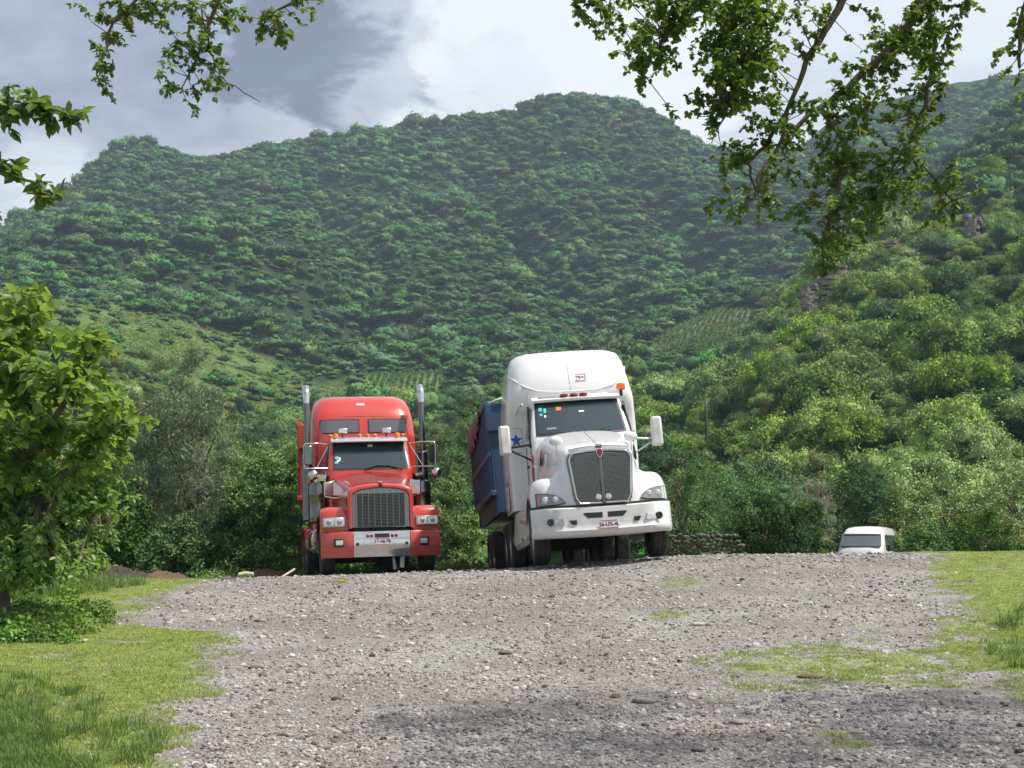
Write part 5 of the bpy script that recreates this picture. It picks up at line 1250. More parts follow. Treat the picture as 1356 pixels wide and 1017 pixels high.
def dump_trailer(loc, rot, mat, label, y0, L_, zb, zt, name='dump_trailer', half=1.27, tarp=False, wheels=(9.6, 10.9)):
    t = tag(empty(name, loc, rot), label, 'trailer')
    b_ = MB(); th = .05
    b_.box((0, y0 + L_ / 2, zb + .03), (half * 2 - .3, L_, .06)); b_.build('floor_panel', mat, t)
    for s in (-1, 1):
        sh = .32   # sides turn inward at the bottom
        MB().prism([(0, zb), (sh * .6, zb), (.02 + sh, zb + .0), (sh, zb), (0, zb + .42), (0, zt)], (s * (half - .0) - s * sh if False else s * (half - sh), y0, 0), (s, 0, 0), (0, 0, 1), (0, L_, 0)) if False else None
        MB().box((s * half, y0 + L_ / 2, (zb + .38 + zt) / 2), (th, L_, zt - zb - .38)).build('side_panel', mat, t)
        MB().slab([[(s * half, y0, zb + .40), (s * half, y0 + L_, zb + .40)], [(s * (half - .05), y0, zb), (s * (half - .05), y0 + L_, zb)]], (-s * .04, 0, .02)).build('lower_panel', mat, t)
        n = int(L_ / .48)
        for k in range(n + 1):
            MB().box((s * (half + .055), y0 + .10 + k * (L_ - .2) / n, (zb + .42 + zt) / 2), (.07, .085, zt - zb - .44)).build('side_post', mat, t)
        MB().box((s * (half + .05), y0 + L_ / 2, zt + .03), (.14, L_ + .04, .13)).build('top_rail', mat, t, bevel=.02)
        MB().box((s * (half + .06), y0 + L_ / 2, zb + .42), (.12, L_ + .04, .12)).build('bottom_rail', mat, t, bevel=.02)
        MB().box((s * (half + .075), y0 + L_ / 2, (zb + zt) / 2 + .1), (.05, L_, .10)).build('middle_rail', mat, t, bevel=.01)
        for y in wheels:
            wheel(t, (s * 1.06, y, .52), s, M['steel']); wheel(t, (s * .76, y, .52), s, M['steel'], inner=True)
        MB().box((s * .5, y0 + L_ / 2 + .5, zb - .3), (.14, L_ - 1, .35)).build('frame_beam', M['chassis'], t)
    MB().box((0, y0 + .03, (zb + zt) / 2), (half * 2, .06, zt - zb)).build('front_panel', mat, t, bevel=.01)
    for x in (-.75, 0, .75): MB().box((x, y0 - .03, (zb + zt) / 2 - .2), (.09, .07, zt - zb - .5)).build('front_post', mat, t)
    MB().box((0, y0 + .0, zt - .26), (half * 2 + .18, .18, .60)).build('front_cap', mat, t, bevel=.03)
    MB().box((0, y0 + L_, (zb + zt) / 2), (half * 2, .06, zt - zb)).build('tailgate', mat, t)
    b_ = MB(); g_ = random.Random(4)
    n = 14; rows = []
    for k in range(n):
        y = y0 + .4 + (L_ - .8) * k / (n - 1); rows.append([(x, y, zt - .12 + .32 * max(0, 1 - (x / half) ** 2) ** .6 + g_.uniform(-.05, .05)) for x in lin(-half + .06, half - .06, 9)])
    b_.grid(rows); b_.build('load_cover', M['tarp'], t, smooth=180)
    if tarp:
        rows = []
        for k in range(15):
            y = y0 + 1.3 + (L_ - 1.5) * k / 14; d = (.12 + .3 * (k / 6) if k < 6 else .46 + .1 * math.sin(k * 1.7)) + .08 * math.sin(k * 2.9)
            rows.append([(-half + .25, y, zt + .16), (-half - .05, y, zt + .13), (-half - .15, y, zt + .06), (-half - .135 - .03 * math.sin(k * 2.1), y, zt - d * .4), (-half - .125 - .05 * math.sin(k * 3.3 + 1), y, zt - d * .75), (-half - .13 - .04 * math.sin(k * 2.3), y, zt - d)])
        MB().slab(rows, (.008, 0, .008)).build('tarp', M['tarp'], t, smooth=180)
        b_ = MB(); b_.tube([(-half + .36, y0 - .05, zt + .12), (-.5, y0 - .2, zt - .05), (.35, y0 - .3, zt - .35)], .012, 6); b_.build('tarp_arm', M['steel'], t)
        b_ = MB(); b_.tube([(-half + .0, y0 - .05, zt + .06), (-half + .16, y0 - .12, zt + .10), (-half + .36, y0 - .12, zt + .14), (-half + .42, y0 - .12, zt + .14)], [.01, .02, .04, .02], 8); b_.build('tarp_roller_end', M['sticker_white'], t, smooth=60)
    return t

# ---- white truck
def white_truck(loc, rot):
    t = tag(empty('semi_truck', loc, rot), 'white aerodynamic semi truck with a tall sleeper fairing, mesh grille and blue star decals', 'truck')
    half = [
     [(0, .10, .93), (.25, .10, .93), (.48, .12, .93), (.56, .14, .93), (.66, .18, .93), (.80, .22, .93), (.98, .32, .93), (1.12, .48, .93), (1.18, .62, .95), (1.19, .66, .97)],
     [(0, .11, 1.2), (.25, .11, 1.2), (.5, .13, 1.2), (.58, .16, 1.2), (.66, .24, 1.2), (.80, .29, 1.2), (.99, .36, 1.2), (1.13, .52, 1.18), (1.195, .68, 1.12), (1.2, .72, 1.05)],
     [(0, .13, 1.5), (.25, .13, 1.5), (.52, .15, 1.5), (.60, .19, 1.48), (.67, .45, 1.42), (.80, .42, 1.38), (.98, .48, 1.38), (1.12, .64, 1.36), (1.2, .8, 1.25), (1.2, .85, 1.12)],
     [(0, .2, 1.87), (.25, .2, 1.865), (.5, .22, 1.83), (.60, .28, 1.76), (.68, .58, 1.54), (.82, .58, 1.46), (.98, .66, 1.475), (1.12, .82, 1.44), (1.2, .95, 1.31), (1.2, .98, 1.16)],
     [(0, .32, 1.97), (.25, .32, 1.96), (.52, .34, 1.92), (.63, .42, 1.83), (.70, .8, 1.60), (.82, .85, 1.48), (.98, .9, 1.50), (1.12, 1.0, 1.46), (1.2, 1.1, 1.33), (1.2, 1.12, 1.18)],
     [(0, 1.2, 2.19), (.3, 1.2, 2.18), (.6, 1.2, 2.13), (.74, 1.2, 2.0), (.80, 1.25, 1.65), (.86, 1.3, 1.44), (.98, 1.35, 1.44), (1.12, 1.4, 1.40), (1.2, 1.42, 1.28), (1.2, 1.40, 1.12)],
     [(0, 2.1, 2.42), (.35, 2.1, 2.41), (.68, 2.12, 2.36), (.84, 2.15, 2.24), (.9, 2.0, 1.7), (.92, 1.75, 1.25), (1.0, 1.74, 1.22), (1.12, 1.74, 1.2), (1.2, 1.74, 1.08), (1.2, 1.68, .95)],
     [(0, 2.2, 2.42), (.35, 2.2, 2.41), (.69, 2.22, 2.36), (.86, 2.25, 2.24), (.92, 2.2, 1.6), (.95, 1.95, .9), (1.0, 1.92, .85), (1.12, 1.9, .8), (1.2, 1.86, .75), (1.2, 1.78, .68)]]
    MB().grid(mirror_rows(half)).build('hood', M['white'], t, subsurf=3)
    MB().tube([(0, .36, 1.99), (0, .8, 2.092), (0, 1.4, 2.242), (0, 2.05, 2.412)], .005, 5).build('hood_seam', M['decal_grey'], t)
    # grille
    gy_ = lambda z: .055 + (z - .95) * .13
    def gw(z): return np.interp(z, [.95, 1.05, 1.3, 1.7, 1.80, 1.85], [.40, .455, .48, .52, .50, .42])
    zs_ = lin(.95, 1.84, 10)
    poly = [(-gw(z) - .05, z) for z in zs_] ; polyL = [(-x, z) for x, z in poly[::-1]]
    rowsf = [[(x * (gw(z) + .055), gy_(z) + .015 + .03 * abs(x) ** 4, z) for x in lin(-1, 1, 9)] for z in lin(.925, 1.865, 11)]
    sur = MB().slab(rowsf, (0, .10, 0)).build('grille_surround', M['chrome_dark_reflect'], t, smooth=30, bevel=.015)
    for s in (-1, 1):
        rows = [[(s * (.045 + u * (gw(z) - .045)), gy_(z) - .004, z) for u in lin(0, 1, 5)] for z in lin(.965, 1.80 , 8)]
        p_ = MB().slab(rows, (0, .02, 0)).build('grille_opening', M['black'], t)
        b_ = MB()
        for k in range(40):
            z = .975 + .82 * k / 39; w2 = gw(z) - .05
            b_.box((s * (.045 + w2 / 2), gy_(z) - .012, z), (w2, .006, .0085))
        for k in range(21):
            x = .055 + k * .0215
            if x < .50: b_.box((s * x, gy_(1.38) - .014, 1.385 - (.05 if x > .46 else 0)), (.0075, .006, .82 - (.12 if x > .46 else 0)), (-.129, 0, 0))
        b_.build('grille_mesh', M['chrome_dark_reflect'], p_, smooth=0)['kind'] = 'stuff'
        b_ = MB(); b_.tube([(s * .035, gy_(.95) - .015, .95), (s * gw(.96), gy_(.95) - .015, .95), (s * (gw(1.06) + .01), gy_(1.06) - .01, 1.06), (s * (gw(1.4) + .01), gy_(1.4) - .01, 1.4), (s * (gw(1.7) + .01), gy_(1.7) - .01, 1.7), (s * .50, gy_(1.79) - .01, 1.79), (s * .44, gy_(1.83) - .01, 1.825), (s * .05, gy_(1.86) - .01, 1.855)], .016, 8); b_.build('grille_rim', M['chrome'], t, smooth=60)
        b_ = MB(); b_.lathe([(.055, 0), (.05, .02), (.001, .026)], (s * .085, gy_(1.05) - .012, 1.05), 'y', 16, -1); b_.build('grille_lamp', M['lens'], t, smooth=50)
    MB().box((0, gy_(1.35) - .02, 1.36), (.07, .03, .84), (-.129, 0, 0)).build('grille_bar', M['chrome_dark_reflect'], t, bevel=.012)
    MB().slab([[(x, gy_(1.86) - .03 + .06 * x * x + dy, z - .09 * abs(x) ** 2.2 * 2) for x in lin(-.52, .52, 13)] for z, dy in ((1.845, .0), (1.875, -.008), (1.915, .03), (1.945, .10))], (0, .03, -.02)).build('hood_crown_trim', M['chrome'], t, smooth=60)
    b_ = MB(); b_.prism([(-.028, -.07), (.028, -.07), (.058, .0), (.058, .065), (.03, .085), (-.03, .085), (-.058, .065), (-.058, 0)], (0, gy_(1.80) - .045, 1.80), (1, 0, 0), (0, .13, .99), (0, .03, 0)); em = b_.build('hood_emblem', M['chrome'], t, bevel=.006)
    MB().prism([(-.018, -.055), (.018, -.055), (.045, .0), (.045, .055), (.02, .07), (-.02, .07), (-.045, .055), (-.045, 0)], (0, gy_(1.80) - .053, 1.80), (1, 0, 0), (0, .13, .99), (0, .02, 0)).build('emblem_face', principled('emblem_dark_red', (.20, .02, .03), .3, .3), em)
    MB().box((0, gy_(1.9) - .0, 1.945), (.12, .10, .03), (.2, 0, 0)).build('emblem_cap', M['chrome'], t, bevel=.01)
    # bumper
    byy = lambda x: .0 + .10 * (abs(x) / 1.2) ** 2 + .42 * max(0, (abs(x) - .72) / .5) ** 2.3
    prof = [(.385, .12), (.40, .06), (.45, .015), (.50, .0), (.56, .03), (.60, .03), (.872, .03), (.893, .05)]
    rows = [[(x, byy(x) + dy, z + .035 * (abs(x) / 1.2) ** 2) for x in lin(-1.215, 1.215, 33)] for z, dy in prof]
    MB().slab(rows, (0, .12, 0)).build('bumper', M['white'], t, smooth=38)
    MB().slab([[(x, byy(x) + .10, z + .035 * (abs(x) / 1.2) ** 2) for x in lin(-1.19, 1.19, 25)] for z in (.88, .935)], (0, .1, 0)).build('bumper_gap', M['black'], t)
    def on_bumper(x, z): return byy(x) + .03 - .004
    for s in (-1, 1):
        def bp(poly, mat, nm, off=.0, par=None):
            pts2 = [(s * x, byy(x) + .026 - off, z + .035 * (x / 1.2) ** 2) for x, z in poly]
            n = len(pts2); vs = pts2 + [(x, y + .03, z) for x, y, z in pts2]
            fs = [tuple(range(n)), tuple(range(2 * n - 1, n - 1, -1))] + [((k + 1) % n, k, k + n, (k + 1) % n + n) for k in range(n)]
            return MB().add(vs, fs).build(nm, mat, par or t)
        bp([(.045, .70), (.30, .70), (.375, .775), (.36, .79), (.045, .79)], M['black'], 'bumper_intake')
        bp([(.49, .60), (.57, .60), (.615, .675), (.49, .675)], M['black'], 'bumper_slot', .012)
        fl_ = bp([(.70, .605), (.93, .605), (1.02, .69), (1.0, .715), (.72, .715)], M['lens'], 'fog_lamp_panel', .03)
        xq = .93; b_ = MB(); b_.lathe([(.062, 0), (.062, .02), (.045, .025), (.001, .012)], (s * xq, byy(xq) - .006, .675), 'y', 16, -1); b_.build('fog_lamp', M['black'], fl_)
        # head lamp: curved patch that follows the fender
        def hy(x, z):
            k = np.clip((z - .93) / .27, 0, 1.6); xs0 = [.56, .66, .80, .98, 1.12, 1.18]; y0 = [.14, .18, .22, .32, .48, .62]; y1 = [.16, .24, .29, .36, .52, .66]
            return float(np.interp(x, xs0, y0) * (1 - k) + np.interp(x, xs0, y1) * k)
        def hp(x0, x1, zl, zh, off, mat, nm, par):
            rows = []
            for v in lin(0, 1, 6):
                rows.append([(s * x, hy(x, zl(x) * (1 - v) + zh(x) * v) - off, zl(x) * (1 - v) + zh(x) * v) for x in lin(x0, x1, 9)])
            return MB().slab(rows, (0, .06, 0)).build(nm, mat, par, smooth=40)
        zl = lambda x: .965 + .02 * max(0, (.78 - x) / .1); zh = lambda x: float(np.interp(x, [.64, .70, .80, .95, 1.12], [.99, 1.07, 1.14, 1.18, 1.20]))
        hh = hp(.64, 1.12, zl, zh, .030, M['black'], 'headlamp_bezel', t)
        hp(.66, 1.105, lambda x: zl(x) + .012, lambda x: zh(x) - .012, .042, M['lamp_bowl'], 'headlamp', hh)
        b_ = MB()
        for x, r_ in ((.80, .055), (.97, .062)): b_.ellipsoid((s * x, hy(x, 1.06) - .045, 1.065), (r_, .018, r_))
        b_.build('lamp_reflector', M['lens'], hh, smooth=180)
        hp(1.05, 1.107, lambda x: zl(x) + .014, lambda x: zh(x) - .014, .048, M['amber_lens_dull'] if s < 0 else M['lens'], 'turn_lamp', hh)
    plate(t, (.05, -.0, .575), '26-UX-4L')
    for s in (-1, 1):
        wheel(t, (s * 1.03, 1.20, .52), s, M['white_rim'])
        for y in (5.9, 7.2):
            wheel(t, (s * 1.08, y, .52), s, M['white_rim']); wheel(t, (s * .76, y, .52), s, M['steel'], inner=True)
        # side fairing over the tanks and steps
        rows = [[(s * 1.16, 2.0, .42), (s * 1.17, 2.4, .40), (s * 1.19, 3.2, .38), (s * 1.19, 4.4, .38), (s * 1.16, 5.1, .50)], [(s * 1.21, 1.98, .50), (s * 1.22, 2.4, .48), (s * 1.23, 3.2, .47), (s * 1.23, 4.4, .47), (s * 1.20, 5.15, .58)],
                [(s * 1.12, 1.95, .62), (s * 1.13, 2.4, .60), (s * 1.19, 3.2, .62), (s * 1.21, 4.4, .62), (s * 1.18, 5.1, .72)], [(s * 1.10, 1.95, .85), (s * 1.11, 2.4, .84), (s * 1.18, 3.2, .85), (s * 1.20, 4.4, .85), (s * 1.17, 4.95, .9)], [(s * 1.0, 2.0, 1.05), (s * 1.02, 2.4, 1.06), (s * 1.17, 3.2, 1.08), (s * 1.19, 4.4, 1.08), (s * 1.16, 4.8, 1.08)]]
        MB().slab(rows, (-s * .05, 0, 0)).build('side_fairing', M['white'], t, smooth=35)
        for k in (0, 1): MB().box((s * 1.17, 2.5, .52 + .33 * k), (.12, .5, .07)).build('step', M['steel'], t, bevel=.01)
    # cab
    yf = lambda z: 2.16 + max(0, z - 2.3) * .80
    rg = [ring(.93, 2.2, 3.65, 1.0, .08), ring(.95, 2.2, 3.65, 1.6, .08), ring(.95, 2.18, 3.65, 2.28, .10, .1, .12)]
    rg += [ring(.95 - (z - 2.28) * .11, yf(z), 3.65, z, .12, .1, .12) for z in (2.4, 2.7, 3.05)] + [ring(.85, 2.84, 3.65, 3.14, .16, .1, .12), ring(.78, 3.02, 3.65, 3.20, .16, .1, .12)]
    MB().loft(rg).build('cab', M['white'], t, smooth=38)
    ys2 = lambda x, z: yf(z) + .12 * x * x
    ed = lambda x, z: x * (1 - .10 * (z - 2.35))
    sl_ = MB().slab(patch(lin(-.855, .855, 13), lin(2.385, 3.075, 6), ys2, .008, ed), (0, .006, 0)).build('windscreen_seal', M['black'], t)
    gl = MB().slab(patch(lin(-.815, .815, 13), lin(2.425, 3.02, 6), ys2, .016, ed), (0, .006, 0)).build('windscreen', M['glass'], t, smooth=60)
    for x, z, w2, h2, mk in ((-.70, 2.93, .06, .09, 'sticker_cyan'), (-.62, 2.90, .05, .12, 'sticker_cyan'), (-.70, 2.82, .05, .06, 'sticker_cyan'), (-.63, 2.78, .04, .06, 'sticker_white'), (-.36, 2.92, .10, .09, 'sticker_orange'), (-.55, 2.52, .18, .06, 'sticker_grey'), (.06, 2.84, .10, .04, 'sticker_white')):
        MB().box((x, ys2(x, z) - .022, z), (w2, .006, h2), (-.67, 0, math.atan(.24 * x))).build('windscreen_sticker' if x != .06 else 'rear_view_mirror', M[mk], gl)
    for x0, x1, z1 in ((-.06, .42, 2.45), (.62, .15, 2.42)):
        MB().tube([(x0, ys2(x0, 2.36) - .03, 2.37), ((x0 + x1) / 2, ys2((x0 + x1) / 2, 2.42) - .035, 2.425), (x1, ys2(x1, z1) - .03, z1)], .012, 6).build('wiper', M['black'], t)
    MB().slab([[(x, 2.74 + .12 * x * x + dy, z) for x in lin(-.84, .84, 13)] for z, dy in ((3.085, -.08), (3.11, -.09), (3.15, .0), (3.19, .12))], (0, .02, -.02)).build('sun_visor', M['white'], t, smooth=50)
    MB().slab([[(x, 2.72 + .12 * x * x + dy, z) for x in lin(-.72, .60, 13)] for z, dy in ((3.155, .02), (3.185, .04))], (0, .02, 0)).build('visor_strip', M['steel'], t)
    for x in (-.22, -.03, .15):
        b_ = MB(); b_.ellipsoid((x, 2.74, 3.19), (.085, .05, .026)); b_.build('roof_marker_lamp', M['redlens'], t, smooth=180)
    MB().box((.90, 2.95, 3.19), (.05, .05, .12)).build('beacon_bracket', M['black'], t)
    MB().box((.90, 2.93, 3.31), (.16, .14, .13)).build('beacon', M['orange'], t, bevel=.025)
    for s in (-1, 1):
        MB().box((s * .925, 2.98, 2.70), (.02, .62, .56), (0, -s * .11, 0)).build('door_window', M['glass'], t, bevel=.03)
        MB().tube([(s * .96, 2.45, 2.28), (s * .955, 2.52, 2.45), (s * .91, 2.92, 3.02)], .02, 6).build('window_frame', M['black'], t)
        MB().box((s * .962, 3.2, 1.9), (.03, .18, .05)).build('door_handle', M['black'], t, bevel=.01)
        # mirrors
        xm = s * 1.43
        mh = MB().box((0, 0, 0), (.225, .13, .56), taper=.93).build('mirror', M['white'], t, bevel=.05); mh.location = (xm, 2.45, 2.36); mh.rotation_euler = (0, 0, -s * .12)
        MB().box((0, .068, 0), (.19, .01, .50)).build('mirror_glass', M['chrome'], mh)
        for p0, p1, r_ in (((s * .94, 2.4, 2.25), (xm - s * .06, 2.47, 2.22), .022), ((s * .95, 2.4, 1.95), (xm - s * .08, 2.47, 2.18), .020)):
            MB().tube([p0, p1], r_, 8).build('mirror_arm', M['black'] if s < 0 else M['steel'], t)
        b_ = MB(); b_.ellipsoid((xm - s * .08, 2.47, 2.20), (.05, .05, .045)); b_.ellipsoid((s * .95, 2.4, 2.24), (.05, .06, .06)); b_.build('mirror_joint', M['black'], t, smooth=180)
        hm = MB(); hm.ellipsoid((s * .66, .78, 2.12), (.125, .07, .085)); hm = hm.build('hood_mirror', M['white'], t, smooth=180)
        MB().tube([(s * .66, .78, 2.06), (s * .665, .76, 1.84), (s * .67, .74, 1.70)], .010, 6).build('hood_mirror_stalk', M['steel'], hm, smooth=60); MB().box((s * .675, .74, 1.66), (.05, .05, .12)).build('stalk_foot', M['steel'], hm, bevel=.012)
        # hood side vent, small plates
        b_ = MB().prism([(0, 0), (.16, -.02), (.19, .08), (.12, .22), (.03, .26), (0, .2)], (s * .865, 1.62, 1.80), (-s * .02, 1, 0), (-s * .12, 0, 1), (s * .02, 0, 0)); v_ = b_.build('side_vent', M['black'], t)
        MB().prism([(0.03, 0), (.15, 0), (.13, .05), (.09, .03), (.07, .09), (.05, .02)], (s * .888, 1.62, 1.80), (-s * .02, 1, 0), (-s * .12, 0, 1), (s * .004, 0, 0)).build('vent_decal', M['decal_red'], v_)
    for s in (-1, 1):
        MB().tube([(s * .957, 2.42, 1.15), (s * .958, 2.42, 2.2), (s * .94, 2.55, 2.42)], .006, 5).build('door_seam', M['seam'], t); MB().tube([(s * .957, 3.40, 1.15), (s * .957, 3.40, 2.3)], .006, 5).build('door_seam', M['seam'], t)
    for z, h2 in ((1.96, .18), (1.68, .28)):
        MB().box((-.965, 2.30, z), (.02, .10, h2)).build('side_marker', M['decal_red'], t, bevel=.006)
    MB().prism([(-.02, -.10), (.02, -.10), (.035, .04), (.02, .1), (-.02, .1), (-.035, .04)], (-.80, 1.25, 1.83), (.2, 1, 0), (0, 0, 1), (-.03, 0, 0)).build('hood_emblem_plate', M['steel'], t, bevel=.004)
    # sleeper and its fairing
    SL = [(1.12, 1.25, 3.62, .10, 5.75), (2.0, 1.27, 3.60, .10, 5.75), (2.75, 1.27, 3.55, .12, 5.75), (3.0, 1.26, 3.45, .2, 5.75), (3.2, 1.245, 3.28, .32, 5.75), (3.45, 1.215, 3.30, .42, 5.75), (3.70, 1.18, 3.40, .46, 5.7), (3.95, 1.14, 3.54, .46, 5.7), (4.13, 1.08, 3.74, .42, 5.65), (4.235, .97, 4.04, .42, 5.6), (4.285, .80, 4.45, .4, 5.5)]
    MB().loft([ring(w2, y, yr, z, rf, .15, .10) for z, w2, y, rf, yr in SL]).build('sleeper', M['white'], t, smooth=45)
    zs3, ys3, rf3, w3 = [q[0] for q in SL], [q[2] for q in SL], [q[3] for q in SL], [q[1] for q in SL]
    def sy(x, z):
        y = float(np.interp(z, zs3, ys3)); rf = float(np.interp(z, zs3, rf3)); w2 = float(np.interp(z, zs3, w3)); xi = w2 - rf; ax = min(abs(x), w2 - .002)
        if ax <= xi: return y + .10 * ax * ax
        q = (ax - xi) / rf; return y + .10 * xi * xi + rf * (1 - math.sqrt(max(0, 1 - q * q)))
    MB().tube([(x, sy(x, z) - .002, z) for x, z in [(-1.17, 3.76), (-1.1, 3.66), (-.9, 3.47), (-.65, 3.37), (-.3, 3.33), (.1, 3.33), (.5, 3.34), (.8, 3.41), (1.0, 3.54), (1.1, 3.68), (1.145, 3.82)]], .020, 8).build('fairing_crease', M['white'], t, smooth=60)
    MB().tube([(-.02 - .03 * (z - 3.3), sy(0, z) - .001, z) for z in lin(3.24, 4.14, 12)], .006, 5).build('fairing_seam', M['decal_grey'], t)
    bz = 3.60; bd = empty('fairing_badge', (.19, sy(.19, bz) - .006, bz), (-.42, 0, 0)); bd.parent = t
    for c, d in (((0, 0, .075), (.20, .006, .014)), ((0, 0, -.075), (.20, .006, .014)), ((.10, 0, 0), (.014, .006, .15)), ((-.04, 0, .03), (.11, .006, .012)), ((-.06, 0, -.07), (.05, .006, .05))):
        MB().box(c, d).build('badge_line', M['decal_pink'], bd)
    b_ = MB(); b_.tube([(-.07, 0, 0), (-.03, 0, .02), (0, 0, -.02), (.03, 0, .015), (.07, 0, -.005)], .008, 5); b_.build('badge_script', M['ink_grey'], bd)
    star = [(math.sin(math.pi * k / 5) * (.125 if k % 2 == 0 else .05), math.cos(math.pi * k / 5) * (.15 if k % 2 == 0 else .06)) for k in range(10)]
    for s in (-1, 1):
        MB().prism(star, (s * 1.115, sy(1.115, 2.48) - .006, 2.48), (1, .15 * s, 0), (0, 0, 1), (0, .005, 0)).build('star_decal', M['blue_decal'], t, smooth=0)
    lettering('SAN CAYETANO', .05, (-1.07, sy(1.07, 2.2) - .008, 2.235), M['ink'], t) if False else MB().box((-1.07, sy(1.07, 2.2) - .006, 2.235), (.17, .005, .022)).build('small_print', M['ink_grey'], t)
    MB().tube([(-1.0, sy(1.0, 2.3) - .01, 2.30), (-1.0, sy(1.0, 2.7) - .01, 2.70), (-1.17, sy(1.15, 2.72) - .01, 2.72)], .005, 5).build('panel_seam', M['decal_grey'], t)
    # side panels with pinkish outlines on the flank of the sleeper
    for y, z, h2 in ((4.7, 2.05, .75), (4.7, 1.45, .55)):
        fr = MB().box((-1.274, y, z), (.012, .55, h2)).build('flank_panel', M['decal_pink'], t, bevel=.004); MB().box((-1.282, y, z), (.012, .45, h2 - .10)).build('flank_inset', M['white'], fr, bevel=.004)
    MB().tube([(-1.0, 3.05, 3.1), (-1.06, 3.3, 3.05), (-1.10, 3.52, 2.95)], .02, 6).build('drip_rail', M['white'], t, smooth=60)
    for x in (-.86, .93): MB().tube([(x, sy(x, 3.28) - .02, 3.22), (x, sy(x, 3.28) - .02, 3.36)], .008, 5).build('antenna', M['steel'], t)
    ch = MB(); ch.box((0, 4.9, .82), (.9, 8.0, .28)); ch.box((0, 1.2, .52), (1.8, .16, .16)); ch.box((0, 5.9, .52), (1.5, .2, .25)); ch.box((0, 7.2, .52), (1.5, .2, .25)); ch.box((0, .95, .8), (1.2, 1.4, .5)); ch.box((0, 3.4, .85), (1.8, 2.4, .5))
    ch.build('chassis', M['chassis'], t)
    return t
M['amber_lens_dull'] = principled('amber_lens_dull', (.40, .20, .14), .2, coat=1)
M['white_rim'] = principled('white_rim', (0.70, 0.70, 0.69), 0.4, vary=(8, (.4, .36, .32), .6))
M['orange'] = principled('orange_lens', (0.85, 0.17, 0.01), 0.3, coat=.5)
M['sticker_grey'] = principled('sticker_grey', (0.13, 0.20, 0.21), 0.5)
M['decal_pink'] = principled('decal_pink', (0.50, 0.30, 0.30), 0.5)
M['ink_grey'] = principled('ink_grey', (0.20, 0.20, 0.24), 0.5)

def place(px, Y, yaw, pitch, roll, front_axle=1.15, half_track=1.04):
    """root transform so that the front wheels stand on the yard"""
    x = (px - CX) / F_PX * (Y * CP - 0.1); rot = Euler((R(pitch), R(roll), R(yaw)))
    m = rot.to_matrix(); zs = []
    for s in (-1, 1):
        p = m @ Vector((s * half_track, front_axle, 0)); zs.append(gz(x + p.x, Y + p.y) - p.z)
    print('contact', zs, [(gz(x + (m @ Vector((s * 1.04, 6.6, 0))).x, Y + (m @ Vector((s * 1.04, 6.6, 0))).y) - (m @ Vector((s * 1.04, 6.6, 0))).z) for s in (-1, 1)])
    return (x, Y, sum(zs) / 2 + .01), rot
def hitch(loc, rot, kp, yaw, dx=0.0, dz=0.0, roll=None, pitch=None):
    """a trailer turns about the king pin at kp"""
    P_ = Vector(loc) + rot.to_matrix() @ Vector((dx, kp, dz)); r2 = Euler((rot.x if pitch is None else R(pitch), rot.y if roll is None else R(roll), R(yaw)))
    return P_ - r2.to_matrix() @ Vector((0, kp, 0)), r2
loc, rot = place(507, 30.3, 10.9, -2.6, -1.6)
loc = (loc[0], loc[1], loc[2] + .04)
red_truck(loc, rot)
loc, rot = hitch(loc, rot, 6.4, 6.3)
dump_trailer(loc, rot, M['rust_red'], 'red dump trailer behind the red semi truck', 6.1, 6.6, 1.55, 3.72, wheels=(9.9, 11.2))
loc, rot = place(807, 25.2, 4.3, -2.8, -4.0)
loc = (loc[0], loc[1], loc[2] + .05)
white_truck(loc, rot)
loc, rot = hitch(loc, rot, 6.4, 5.0, -.10, 0, -5.0)
dump_trailer(loc, rot, M['blue'], 'blue dump trailer with a torn reddish tarp hanging over its side', 6.3, 6.2, 1.28, 3.55, tarp=True, wheels=(9.8, 11.1))

